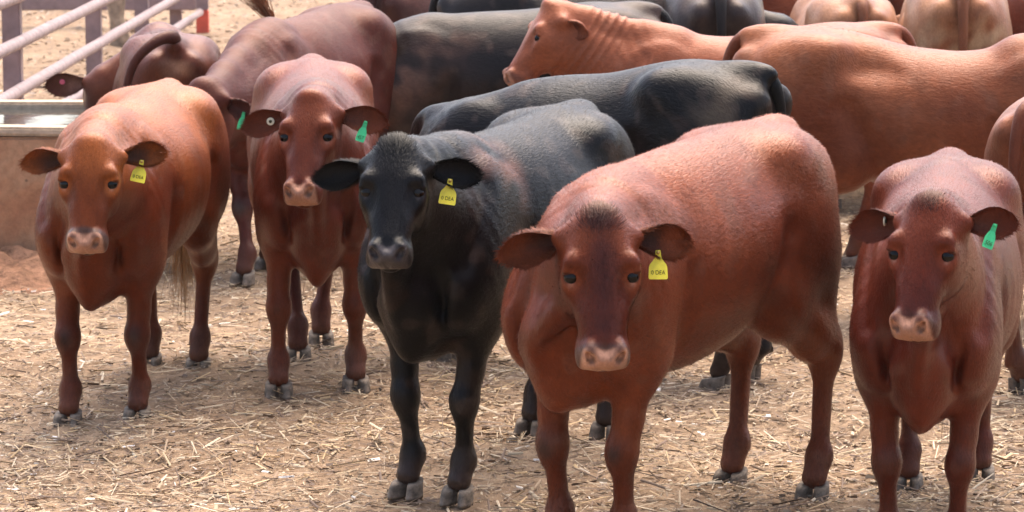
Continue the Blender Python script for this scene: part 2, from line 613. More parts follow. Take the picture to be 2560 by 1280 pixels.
def tube_mesh(pts, rads, nseg=10):
    pts = np.asarray(pts, float)
    V, Q = [], []
    up = np.array([0.0, 1.0, 0.0])
    for i, p in enumerate(pts):
        t = pts[min(i + 1, len(pts) - 1)] - pts[max(i - 1, 0)]
        t /= np.linalg.norm(t)
        a = np.cross(t, up)
        if np.linalg.norm(a) < 1e-3:
            a = np.cross(t, np.array([1.0, 0, 0]))
        a /= np.linalg.norm(a); b = np.cross(t, a)
        for j in range(nseg):
            an = 2 * math.pi * j / nseg
            V.append(p + rads[i] * (a * math.cos(an) + b * math.sin(an)))
    for i in range(len(pts) - 1):
        for j in range(nseg):
            k = (j + 1) % nseg
            Q.append((i * nseg + j, i * nseg + k, (i + 1) * nseg + k, (i + 1) * nseg + j))
    V.append(pts[0]); V.append(pts[-1])
    c0, c1 = len(V) - 2, len(V) - 1
    T = []
    for j in range(nseg):
        k = (j + 1) % nseg
        T.append((c0, k, j, c0)); T.append((c1, (len(pts) - 1) * nseg + j, (len(pts) - 1) * nseg + k, c1))
    return np.array(V, dtype=np.float32), np.array(Q), np.array(T)[:, :3]

def smooth_path(ctrl, n):
    """Catmull-Rom through the control points"""
    c = [np.asarray(p, float) for p in ctrl]
    c = [2 * c[0] - c[1]] + c + [2 * c[-1] - c[-2]]
    out = []
    segs = len(c) - 3
    for q in np.linspace(0, segs - 1e-6, n):
        i = int(q); t = q - i
        p0, p1, p2, p3 = c[i:i + 4]
        out.append(0.5 * ((2 * p1) + (-p0 + p2) * t + (2 * p0 - 5 * p1 + 4 * p2 - p3) * t * t + (-p0 + 3 * p1 - 3 * p2 + p3) * t ** 3))
    return np.array(out)

# shared hoof claw mesh: origin at the coronet's middle on the ground, toe towards +x, outer side +y
def claw_mesh():
    V, F = [], []
    n = 12
    rings = [(0.0, 1.0), (0.012, 1.0), (0.035, 0.90), (0.058, 0.74), (0.068, 0.60)]
    for (z, sc) in rings:
        for j in range(n):
            a = 2 * math.pi * j / n
            x = math.cos(a); y = math.sin(a)
            X = (0.058 * x if x > 0 else 0.042 * x) * (0.7 + 0.3 * sc) - (1 - sc) * 0.030
            Y = 0.026 * y * (1.0 - 0.30 * max(x, 0) ** 2) * (0.75 + 0.25 * sc)
            if y < 0: Y *= 0.75
            V.append((X, Y, z + (0.012 * -x if z > 0.03 else 0)))
    for r in range(len(rings) - 1):
        for j in range(n):
            k = (j + 1) % n
            F.append((r * n + j, r * n + k, (r + 1) * n + k, (r + 1) * n + j))
    F.append(tuple(range(n))[::-1]); F.append(tuple((len(rings) - 1) * n + j for j in range(n)))
    me = bpy.data.meshes.new('hoof_claw')
    me.from_pydata(V, [], F)
    me.polygons.foreach_set('use_smooth', np.ones(len(me.polygons), dtype=bool))
    me.materials.append(M['horn'])
    return me

def eye_mesh():
    import bmesh
    bm = bmesh.new()
    bmesh.ops.create_uvsphere(bm, u_segments=20, v_segments=14, radius=0.0205)
    me = bpy.data.meshes.new('eye')
    bm.to_mesh(me); bm.free()
    me.polygons.foreach_set('use_smooth', np.ones(len(me.polygons), dtype=bool))
    me.materials.append(M['eye'])
    return me

CLAW = claw_mesh()
EYE = eye_mesh()

def flag_tag(kind, text, parent, M4, scale=1.0):
    """hanging ear tag: neck and flared body, plus printed letters; M4 places it (x right, y up, z towards viewer)"""
    if kind == 'yellow':
        prof = [(0.0075, 0.000), (0.008, -0.008), (0.0105, -0.017), (0.016, -0.025), (0.022, -0.032), (0.0250, -0.040), (0.0265, -0.068), (0.0245, -0.073)]
    else:
        prof = [(0.007, 0.000), (0.0075, -0.010), (0.008, -0.018), (0.013, -0.028), (0.0165, -0.040), (0.0165, -0.066), (0.0145, -0.071)]
    top = [(-0.006, 0.006), (0.006, 0.006)]
    right = [(x, y) for x, y in prof]
    left = [(-x, y) for x, y in prof][::-1]
    loop = [top[1]] + right + left + [top[0]]
    n = len(loop)
    V = []
    for z in (0.0, 0.0018):
        for (x, y) in loop:
            V.append((x * scale, y * scale, (z + 4.0 * y * y * (1 if kind == 'green' else 0.6)) * scale))
    F = [tuple(range(n))[::-1], tuple(range(n, 2 * n))]
    for i in range(n):
        k = (i + 1) % n
        F.append((i, k, n + k, n + i))
    o = mesh_obj('ear_tag', V, F, M[kind], parent, smooth=False)
    o.matrix_local = M4
    st = mesh_obj('stud', *disc_mesh(0.0055 * scale, 0.003 * scale), M['brass' if kind == 'yellow' else kind], o)
    st.location = (0, 0.0, 0.003 * scale)
    if text:
        cu = bpy.data.curves.new('lettering', 'FONT')
        cu.body = text
        cu.size = 0.0185 * scale if kind == 'yellow' else 0.021 * scale
        cu.align_x = 'CENTER'
        cu.extrude = 0.0003
        tmp = bpy.data.objects.new('tmp_text', cu)
        C.objects.link(tmp)
        dg = bpy.context.evaluated_depsgraph_get()
        me = bpy.data.meshes.new_from_object(tmp.evaluated_get(dg))
        bpy.data.objects.remove(tmp)
        me.materials.clear(); me.materials.append(M['ink'])
        t = link_mesh('lettering', me, o)
        yy = -0.060 if kind == 'yellow' else -0.062
        t.location = (0, yy * scale, (0.0026 + 4.0 * yy * yy * (1 if kind == 'green' else 0.6)) * scale)
        if kind == 'green':
            t.rotation_euler = (R(18), 0, 0)
            t.scale = (0.72, 1.0, 1.0)
        else:
            t.scale = (0.78, 0.9, 1.0)
            t.rotation_euler = (R(10), 0, 0)
    return o

def disc_mesh(r, h, n=14, hole=0.0):
    V, F = [], []
    for z, rr in ((0, r), (h, r * 0.9)):
        for j in range(n):
            a = 2 * math.pi * j / n
            V.append((rr * math.cos(a), rr * math.sin(a), z))
    for j in range(n):
        k = (j + 1) % n
        F.append((j, k, n + k, n + j))
    F.append(tuple(range(n))[::-1]); F.append(tuple(range(n, 2 * n)))
    return V, F

RED = dict(base=(0.120, 0.021, 0.007), lightc=(0.24, 0.062, 0.022), dark=(0.042, 0.0075, 0.0045), pad=(0.50, 0.27, 0.18), rough=0.36)
BLACK = dict(base=(0.0030, 0.0034, 0.0042), lightc=(0.0075, 0.0065, 0.0060), dark=(0.006, 0.006, 0.007), pad=(0.085, 0.075, 0.075), rough=0.34)

def pal(p, **kw):
    q = dict(p); q.update(kw); return q

def make_cow(spec):
    sc = spec.get('scale', 1.0)
    colr = spec.get('col', RED)
    name = spec.get('name', 'cow')
    # ---- placement
    d = R(spec['dir'])
    face = np.array([-math.sin(d), -math.cos(d), 0.0])
    left = np.array([-face[1], face[0], 0.0])
    wheel = 1.14 * sc
    if 'front' in spec:
        fm = ground(*spec['front'])
        root_w = fm - face * 0.52 * sc
    else:
        rm = ground(*spec['rear'])
        root_w = rm + face * 0.62 * sc
    W2L = np.array([face, left, [0, 0, 1.0]])
    tol = lambda p: (W2L @ (np.asarray(p, float) - root_w)) / sc
    rz = math.atan2(face[1], face[0])
    root = empty(name, tuple(root_w), rz)
    root.scale = (sc, sc, sc)
    tag(root, spec['label'], 'cow', spec.get('group', 'cattle standing in the pen'))

    S = Sculpt()
    fat = spec.get('fat', 1.0)
    T = np.array(TORSO)
    T[:, 4] *= fat
    T[:, 2] -= spec.get('belly', 0.0) * np.exp(-((T[:, 0] - 0.0) / 0.35) ** 2)
    sag = spec.get('sag', 0.0)
    T[:, 1] -= sag * np.exp(-((T[:, 0] - 0.05) / 0.3) ** 2)
    T[:, 1] += spec.get('wither', 0.0) * np.exp(-((T[:, 0] - 0.45) / 0.16) ** 2)
    S.loft(T, k=0.05, k_end=0.14)
    # bony landmarks
    for s in (1, -1):
        S.ell((0.45, s * 0.132 * fat, 0.82 + 0.6 * spec.get('wither', 0.0)), (0.15, 0.075, 0.26), 0.10, rot('Y', R(-16)))          # shoulder blade
        S.ell((0.60, s * 0.122, 0.68), (0.10, 0.072, 0.12), 0.08)                               # point of shoulder
        S.ell((-0.55, s * 0.135 * fat, 0.86), (0.22, 0.115, 0.27), 0.10, rot('Y', R(12)))          # haunch
        S.ell((-0.60, s * 0.150, 0.75), (0.16, 0.085, 0.17), 0.06)                              # thigh
        S.ell((-0.43, s * 0.170 * fat, 1.065), (0.06, 0.045, 0.04), 0.12)                         # hook bone
        S.ell((-0.765, s * 0.085, 1.03), (0.04, 0.04, 0.05), 0.08)                             # pin bone
        S.ell((-0.24, s * 0.325 * fat, 1.04), (0.12, 0.06 + spec.get('flank', 0.0), 0.05), 0.09, op='s')  # flank hollow
    S.ell((-0.70, 0, 1.13), (0.10, 0.045, 0.045), 0.07)                                         # tail head
    # brisket and chest
    bz = spec.get('brisket', 0.0)
    S.path([(0.66, 0, 0.84), (0.70, 0, 0.70), (0.655, 0, 0.58 - bz * 0.3), (0.55, 0, 0.535 - bz * 0.3), (0.40, 0, 0.53)],
           [(0.085, 0.10), (0.095, 0.095), (0.075, 0.07), (0.08, 0.06), (0.09, 0.055)], (0, 1, 0), 0.07, 0.05)
    if bz > 0:
        S.path([(0.70, 0, 0.64), (0.67, 0, 0.545 - bz), (0.56, 0, 0.52 - bz * 0.6)],
               [(0.05, 0.06), (0.020, 0.040), (0.035, 0.035)], (0, 1, 0), 0.09, 0.05)
    for s in (1, -1):
        S.ell((0.755, s * 0.085, 0.83), (0.085, 0.034, 0.13), 0.06, rot('X', s * R(8)), 's')                      # jugular furrow
        S.econe((0.50, s * 0.185 * fat, 1.02), (0.66, s * 0.185, 0.78), (0.026, 0.026), (0.030, 0.030), (0, 1, 0), 0.055, 's')     # groove before the shoulder blade
        S.econe((0.715, s * 0.120, 0.72), (0.67, s * 0.105, 0.64), (0.012, 0.020), (0.010, 0.02), (0, 1, 0), 0.045, 's')           # between arm and brisket
        S.econe((-0.33, s * 0.262 * fat, 0.86), (-0.22, s * 0.25 * fat, 0.60), (0.020, 0.03), (0.020, 0.03), (0, 1, 0), 0.06, 's')  # flank fold
        S.ell((0.30, s * 0.250 * fat, 0.66), (0.03, 0.035, 0.16), 0.06, rot('Y', R(-15)), 's')        # crease behind the shoulder
    # ---- legs
    feet_px = spec.get('feet', {})
    feet = {}
    for kf, base in (('FL', (0.52, 0.125)), ('FR', (0.52, -0.125)), ('HL', (-0.64, 0.125)), ('HR', (-0.64, -0.125))):
        off = spec.get('off', {}).get(kf, (0, 0))
        if kf in feet_px:
            g = tol(ground(*feet_px[kf]))
            feet[kf] = (g[0], g[1])
        else:
            feet[kf] = (base[0] + off[0], base[1] + off[1])
    for kf, (fx, fy) in feet.items():
        s = 1 if kf[1] == 'L' else -1
        if kf[0] == 'F':
            elbow = np.array([0.455, s * 0.142, 0.60])
            fet = np.array([fx - 0.040, fy, 0.120])
            knee = elbow * 0.42 + fet * 0.58 + np.array([0.035, 0, 0.005])
            knee[1] = elbow[1] * 0.30 + fet[1] * 0.70
            S.econe((0.50, s * 0.145, 0.74), elbow, (0.075, 0.12), (0.070, 0.088), (0, 1, 0), 0.08)
            S.econe(elbow, knee + (elbow - knee) * 0.30, (0.056, 0.078), (0.038, 0.045), (0, 1, 0), 0.05)
            S.econe(knee + (elbow - knee) * 0.30, knee, (0.038, 0.045), (0.039, 0.041), (0, 1, 0), 0.03)
            S.ell(knee + np.array([0.012, -s * 0.004, -0.015]), (0.038, 0.041, 0.052), 0.03)
            S.econe(knee, fet, (0.030, 0.036), (0.027, 0.033), (0, 1, 0), 0.04)
            S.ell(fet, (0.035, 0.036, 0.036), 0.03)
            hoof = np.array([fx, fy, 0.055])
            S.econe(fet, hoof, (0.032, 0.031), (0.041, 0.033), (0, 1, 0), 0.03)
        else:
            hip = np.array([-0.50, s * 0.155, 0.80])
            stifle = np.array([-0.36, s * 0.175, 0.64])
            fet = np.array([fx - 0.035, fy, 0.125])
            hock = np.array([(fx - 0.10) * 0.75 + -0.72 * 0.25, s * 0.150 * 0.4 + fy * 0.6, 0.44])
            S.econe(hip, stifle, (0.09, 0.16), (0.070, 0.10), (0, 1, 0), 0.07)
            S.econe(stifle, stifle * 0.35 + hock * 0.65 + np.array([0, 0, 0.0]), (0.072, 0.11), (0.046, 0.068), (0, 1, 0), 0.05)
            S.econe((-0.66, s * 0.145, 0.76), hock + np.array([0.0, 0, 0.05]), (0.068, 0.105), (0.036, 0.050), (0, 1, 0), 0.05)
            S.econe(stifle * 0.35 + hock * 0.65, hock, (0.050, 0.070), (0.040, 0.050), (0, 1, 0), 0.05)
            S.ell(hock + np.array([-0.035, 0, 0.035]), (0.035, 0.026, 0.045), 0.04, rot('Y', R(-20)))
            S.ell(hock + np.array([0.0, 0, -0.02]), (0.045, 0.040, 0.055), 0.04)
            S.econe(hock, fet, (0.031, 0.042), (0.0275, 0.035), (0, 1, 0), 0.04)
            S.ell(fet, (0.037, 0.037, 0.038), 0.03)
            hoof = np.array([fx, fy, 0.058])
            S.econe(fet, hoof, (0.033, 0.033), (0.042, 0.035), (0, 1, 0), 0.03)
        for q in (1, -1):
            S.ell(fet + np.array([-0.038, q * 0.018, -0.022]), (0.014, 0.012, 0.016), 0.012)       # dew claws
    if spec.get('udder', 0):
        S.ell((-0.42, 0, 0.60), (0.11, 0.09, 0.07), 0.06)
    # ---- head and neck
    hs = spec.get('head', 1.0)
    h = spec['hd']
    poll = tol(atdepth(*h['poll'])) if 'poll' in h else np.array(h['local'], float)
    yaw, pit, rol = R(h.get('yaw', 0)), R(h.get('pitch', 62)), R(h.get('roll', 0))
    # world frame: nose direction at yaw 0 points to the camera (-Y), yaw>0 turns it towards image left
    nd = np.array([-math.sin(yaw) * math.cos(pit), -math.cos(yaw) * math.cos(pit), -math.sin(pit)])
    lat = np.array([math.cos(yaw), -math.sin(yaw), 0.0])        # the animal's left when it looks at the camera
    out = np.cross(nd, lat)
    rl = math.cos(rol) * lat + math.sin(rol) * out
    out = np.cross(nd, rl)
    F = np.stack([W2L @ nd, W2L @ rl, W2L @ out], 1)
    hw = spec.get('hw', 1.0)
    head_parts(S, poll, F, hs, spec.get('hump', 0.0), hw)
    # neck
    nb = np.array([0.42, 0, 0.84 + 0.7 * spec.get('wither', 0.0)])
    hb = poll + F @ (np.array([0.045, 0, -0.085]) * hs)
    nrad = spec.get('neck', 1.0)
    mid = nb * 0.5 + hb * 0.5 + np.array([0.03, 0, -0.01])
    pts = smooth_path([nb, mid, hb], 6)
    rs = [(0.165, 0.23), (0.150, 0.200), (0.135, 0.172), (0.118, 0.148), (0.100, 0.125), (0.080, 0.100)]
    rs = [(a * nrad, b * nrad) for a, b in rs]
    S.path(pts, rs, (0, 1, 0) if abs(hb[1]) < 0.35 else np.cross(hb - nb, (0, 0, 1)), 0.09, 0.05)
    # crest from withers to poll and throat line
    wz = 1.065 + spec.get('wither', 0.0)
    cr = smooth_path([(0.34, 0, wz), ((0.36 + poll[0]) / 2 - 0.01, poll[1] * 0.4, (wz + poll[2]) / 2 - 0.01), poll + F @ np.array([-0.02, 0, -0.055]) * hs], 5)
    S.path(cr, [(0.075, 0.07), (0.07, 0.07), (0.065, 0.065), (0.06, 0.06), (0.05, 0.05)], (0, 1, 0), 0.09, 0.04)
    jaw = poll + F @ (np.array([0.14, 0, -0.155]) * hs)
    S.cone(poll + F @ (np.array([0.11, 0, -0.115]) * hs), nb * 0.45 + hb * 0.55 + np.array([0.0, 0, -0.06]), 0.062 * hs, 0.10, 0.06)
    dl = spec.get('dewlap', 0.5)
    th = smooth_path([jaw, jaw * 0.5 + np.array([0.77, 0, 0.76]) * 0.5 + np.array([0.02, 0, -0.05 * dl]), (0.755, 0, 0.70), (0.695, 0, 0.60 - bz * 0.3)], 7)
    S.path(th, [(0.035, 0.04), (0.034, 0.05), (0.034, 0.06), (0.030, 0.070), (0.026, 0.065), (0.023, 0.055), (0.020, 0.04)], (0, 1, 0), 0.06, 0.03)

    fl = poll + F @ (np.array([0.2, 0, -0.06]) * hs)
    if spec.get('detail', 0):
        V, Q = S.mesh(spec.get('vox', 0.0135), (fl - 0.26 * hs, fl + 0.26 * hs), spec.get('vfine', 0.0062))
    else:
        fr_ = np.array(spec.get('fr', (0.24, 0.24)))
        V, Q = S.mesh(spec.get('vox', 0.015), (fl - np.array([fr_[1], 0.24, 0.24]), fl + np.array([fr_[0], 0.24, 0.24])) if spec.get('vfine') else None, spec.get('vfine'))
    nn = vnormals(V, Q)
    trunk = sstep(0.42, 0.62, V[:, 2]) * sstep(0.75, 0.5, V[:, 0])
    rib = np.sin((V[:, 0] + 0.22 * V[:, 2]) * 2 * math.pi / 0.085 + 0.8 * sines(V, 5, 4)) * np.exp(-((V[:, 0] - 0.02) / 0.22) ** 2) * np.exp(-((V[:, 2] - 0.80) / 0.16) ** 2)
    fold = np.sin((V[:, 0] * 0.9 - 0.5 * V[:, 2]) * 2 * math.pi / 0.06 + 1.5 * sines(V, 7, 6)) * np.exp(-((V[:, 0] - 0.58) / 0.10) ** 2) * sstep(0.6, 0.75, V[:, 2])
    lump = sines(V, 9.0, spec.get('seed', 1) + 200)
    V = V + nn * (trunk * (0.0012 * rib + 0.0012 * fold + 0.004 * lump))[:, None]
    # neck wrinkles
    if spec.get('wrinkle', 0):
        ax = hb - nb; ln = np.linalg.norm(ax); ax /= ln
        t = (V - nb) @ ax / ln
        nn = vnormals(V, Q)
        wv = np.exp(-((t - 0.70) / 0.17) ** 2) * np.maximum(0, np.sin(t * ln * 2 * math.pi / 0.040 + 1.3 * sines(V, 7, 3)))
        V = V + nn * (wv * spec['wrinkle'])[:, None]
    nrm = vnormals(V, Q)
    HL = ((V - poll) @ F) / hs / np.array([HX, hw, 1])                   # head coordinates of every vertex
    on_head = sstep(0.34, 0.22, np.linalg.norm((HL - np.array([0.2, 0, -0.06])) * np.array([1, 1, 1.1]), axis=1))

    # ---- coat colour
    seed = spec.get('seed', 1)
    base = np.array(colr['base']) * spec.get('depth', 0.72) * np.array([1, 0.80, 0.75]); lc = np.array(colr['lightc']) * np.array([0.92, 0.84, 0.76]); dk = np.array(colr['dark'])
    g1 = sines(V, 5.0, seed); g2 = sines(V, 13.0, seed + 50)
    mixl = np.clip(0.24 + 0.24 * g1 + 0.12 * g2, 0, 1)
    spine = sstep(0.85, 1.12, V[:, 2])                                     # upper back, where a pale sky sheen is painted into the coat
    mixl = np.clip(mixl + spec.get('back_sheen', 0.25) * spine, 0, 1)
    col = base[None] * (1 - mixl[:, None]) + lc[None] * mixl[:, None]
    def blend(mask, c):
        nonlocal col
        m = np.clip(mask, 0, 1)[:, None]
        col = col * (1 - m) + np.array(c)[None] * m
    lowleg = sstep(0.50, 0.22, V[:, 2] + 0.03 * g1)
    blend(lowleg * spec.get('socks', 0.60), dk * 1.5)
    if spec.get('dusty', 0.25):
        blend(sstep(0.22, 0.04, V[:, 2] + 0.04 * g2) * spec.get('dusty', 0.25), (0.15, 0.085, 0.06))
    for kf, (fx, fy) in feet.items():                                      # callused dark knees
        if kf[0] == 'F':
            kz = 0.325
            q = np.exp(-(((V[:, 1] - fy * 0.8 - (0.05 if kf[1] == 'L' else -0.05) * 0.6) / 0.028) ** 2 + ((V[:, 2] - kz + 0.012 * g2) / 0.035) ** 2)) * (nrm[:, 0] > 0.2) * (V[:, 0] > 0.35)
            blend(q * spec.get('knees', 0.7), (0.02, 0.017, 0.017))
    hx, hy, hz = HL[:, 0], HL[:, 1], HL[:, 2]
    blend(on_head * np.exp(-(hy / 0.038) ** 2) * sstep(0.02, 0.1, hx) * sstep(0.44, 0.34, hx) * (hz > -0.05) * spec.get('blaze_dark', 0.0), dk)
    blend(on_head * np.exp(-((hx - 0.02) / 0.035) ** 2 - (hy / 0.06) ** 2) * spec.get('poll_dark', 0.0), dk * 0.7)
    for s in (1, -1):
        er = np.sqrt(((hx - 0.198) / 1.3) ** 2 + ((hy - s * 0.090)) ** 2 + (hz - 0.002) ** 2)
        blend(on_head * sstep(0.042, 0.018, er) * spec.get('eye_pale', 0.3), lc * 1.5 + 0.01)
        er2 = np.sqrt(((hx - 0.182) / 1.6) ** 2 + ((hy - s * 0.098)) ** 2 + (hz - 0.002) ** 2)
        blend(on_head * sstep(0.018, 0.011, er2) * 0.85, dk * 0.6)
        er3 = np.sqrt((hx - 0.209) ** 2 + (hy - s * 0.087) ** 2 + (hz - 0.006) ** 2)
        blend(on_head * sstep(0.019, 0.009, er3) * spec.get('tear', 0.8), (0.42, 0.24, 0.18) if colr is not BLACK else (0.10, 0.08, 0.075))
    muz_dark = sstep(0.375, 0.40, hx + 0.01 * g2) * on_head
    blend(muz_dark * spec.get('muz_dark', 0.5), (0.060, 0.040, 0.035) if colr is not BLACK else (0.02, 0.02, 0.02))
    pad = on_head * sstep(0.415, 0.428, hx + 0.35 * (hz + 0.02) + 0.004 * g2) * sstep(0.068, 0.058, np.abs(hy)) * sstep(-0.095, -0.085, hz) * sstep(0.012, -0.002, hz - 0.0)
    padc = np.array(colr['pad'])
    blend(pad, padc)
    for s in (1, -1):
        no = np.sqrt(((hx - 0.455) / 1.5) ** 2 + (hy - s * 0.040) ** 2 + ((hz + 0.018) / 1.3) ** 2)
        blend(on_head * sstep(0.0155, 0.0085, no) * 0.97, (0.010, 0.006, 0.005))
    rough = np.full(len(V), colr['rough'])
    rough = rough * (1 - pad) + 0.33 * pad
    mud = sstep(0.75, 1.25, sines(V, 26, seed + 11, 14) + 0.5 * sines(V, 60, seed + 12) + 0.7 * sstep(0.65, 0.25, V[:, 2]) + 0.35 * sstep(-0.45, -0.7, V[:, 0]) - 0.3) * (1 - on_head)
    blend(mud * spec.get('mud', 0.22), (0.10, 0.055, 0.036))
    dust = sstep(0.9, 1.5, sines(V, 55, seed + 13, 16) + 0.4 * spine) * (1 - on_head)
    blend(dust * spec.get('dust', 0.06), (0.34, 0.25, 0.19))
    for mk in spec.get('marks', ()):                                       # dry mud and dust patches
        (cx, cy, cz, rad, cc, amt) = mk
        dd = np.linalg.norm(V - np.array([cx, cy, cz]), axis=1) + 0.05 * g2 * rad / 0.2
        blend(sstep(rad, rad * 0.3, dd) * amt * np.clip(0.6 + 0.6 * sines(V, 45, seed + 9), 0, 1), cc)

    VV, QQ, CC, RR, FL = [V], [Q], [col], [rough], [np.zeros(len(V))]
    nv = len(V)
    # ---- ears
    ear_info = {}
    for s, key in ((1, 'L'), (-1, 'R')):
        p = dict(spec.get('ears', {})); p.update(spec.get('ear' + key, {}))
        if p.get('none'):
            continue
        ev, eq, inner, uu, info = make_ear(poll, F, hs, s, p)
        ear_info[s] = info
        c = base * 0.55 + lc * 0.45
        cin = np.array(spec.get('ear_in', tuple(dk * 1.2)))
        m = (inner * sstep(p.get('inner_to', 0.82), p.get('inner_to', 0.82) - 0.5, uu + 0.08 * sines(ev, 60, seed + s)) * spec.get('ear_mask', 0.85))[:, None]
        ec = c[None] * (1 - m) + cin[None] * m
        VV.append(ev); QQ.append(eq + nv); CC.append(ec); RR.append(np.full(len(ev), 0.55)); FL.append(np.ones(len(ev)))
        nv += len(ev)
    # ---- tail (skin tube) in the same mesh, switch as a part
    tl = spec.get('tail')
    if tl is None:
        tl = [(-0.72, 0, 1.135), (-0.80, 0, 1.10), (-0.845, 0, 0.98), (-0.85, 0.0, 0.75), (-0.84, 0.01, 0.55)]
    TT = None
    if tl:
        tl = [tol(atdepth(*q[1:])) if q[0] == 'px' else q for q in tl]
        tp = smooth_path(tl, 22)
        tr = np.interp(np.linspace(0, 1, 22), [0, .1, .4, 1], [.040, .036, .026, .014]) * spec.get('tail_r', 1.0)
        tv, tq, tt = tube_mesh(tp, tr, 12)
        tc = np.tile(base * 0.9, (len(tv), 1))
        VV.append(tv); QQ.append(tq + nv); CC.append(tc); RR.append(np.full(len(tv), 0.5)); FL.append(np.ones(len(tv)) * 2)
        TT = tt + nv
        nv += len(tv)
    V = np.concatenate(VV); Q = np.concatenate(QQ); col = np.concatenate(CC); rough = np.concatenate(RR); flag = np.concatenate(FL)
    nrm = vnormals(V, Q)
    col = col * (1.0 + 0.05 * g_noise(len(col), seed))[:, None]

    # ---- short hair blades give the coat its fuzzy outline
    nb_ = spec.get('hair', 0)
    blades = None
    if nb_:
        blades = hair_blades(V, Q, nrm, col, rough, flag, poll, F, hs, nb_, spec.get('hair_len', 0.0115), spec.get('tuft', 0.0), seed, dk)
    tris = TT
    nor = nrm
    if blades is not None:
        bv, bt, bc, br, bn = blades
        tris = (bt + len(V)) if TT is None else np.concatenate([TT, bt + len(V)])
        V = np.concatenate([V, bv]); col = np.concatenate([col, bc]); rough = np.concatenate([rough, br]); nor = np.concatenate([nrm, bn])
    me = np_mesh('body', V, tris, Q)
    ca = me.color_attributes.new('coat', 'FLOAT_COLOR', 'POINT')
    ca.data.foreach_set('color', np.concatenate([np.clip(col, 0.002, 1), rough[:, None]], 1).astype(np.float32).ravel())
    me.materials.append(M['coat'])
    if blades is not None:
        me.normals_split_custom_set_from_vertices([tuple(n) for n in nor.tolist()])
    link_mesh('body', me, root)
    # ---- eyes
    for s in (1, -1):
        e = link_mesh('eye', EYE, root, tuple(poll + F @ (np.array([0.180 * HX, s * 0.0835 * hw, -0.0110]) * hs)))
        e.scale = (hs * 1.02,) * 3
    # ---- hooves
    for kf, (fx, fy) in feet.items():
        s = 1 if kf[1] == 'L' else -1
        splay = s * R(4)
        for q in (1, -1):
            hc = link_mesh('hoof_claw', CLAW, root, (fx + 0.012, fy + q * 0.0265, -0.016))
            hc.rotation_euler = (0, 0, splay + q * R(7))
            hc.scale = (1.0, q * 1.06, 0.80)
    # ---- tail switch
    if tl and spec.get('switch', True):
        end = tp[-1]; dr = tp[-1] - tp[-4]; dr /= np.linalg.norm(dr)
        switch_mesh(root, end - dr * 0.04, dr, colr, seed, spec.get('switch_col'), spec.get('switch_len', 0.30), spec.get('switch_drop', 0.6))
    # ---- ear tags
    for tg in spec.get('tags', ()):
        s = tg['side']
        if s not in ear_info:
            continue
        ctr, ed, esd, en = ear_info[s]
        p = ctr(tg.get('u', 0.55), tg.get('v', 0.2), tg.get('lift', 0.012))
        # orientation: face the viewer, hang down, tilted
        zl = W2L @ np.array([tg.get('fx', 0.0), -1.0, 0.10]); zl /= np.linalg.norm(zl)
        up = np.array([0, 0, 1.0]); up = up - zl * (up @ zl); up /= np.linalg.norm(up)
        xl = np.cross(up, zl)
        a = R(tg.get('tilt', 0))
        xl, up = math.cos(a) * xl + math.sin(a) * up, -math.sin(a) * xl + math.cos(a) * up
        Mx = Matrix(((xl[0], up[0], zl[0], p[0]), (xl[1], up[1], zl[1], p[1]), (xl[2], up[2], zl[2], p[2]), (0, 0, 0, 1)))
        if tg['kind'] in ('yellow', 'green'):
            flag_tag(tg['kind'], tg.get('text'), root, Mx, tg.get('scale', 1.0))
        else:
            b = mesh_obj('button_tag', *disc_mesh(0.0145, 0.004, 18), M[tg['kind']], root, smooth=False)
            b.matrix_local = Mx
            c2 = mesh_obj('stud', *disc_mesh(0.006, 0.003, 12), M['ink' if tg['kind'] == 'white' else tg['kind']], b)
            c2.location = (0, 0, 0.004)
    return root

def g_noise(n, seed):
    return np.clip(np.random.default_rng(seed + 999).normal(size=n), -2, 2)

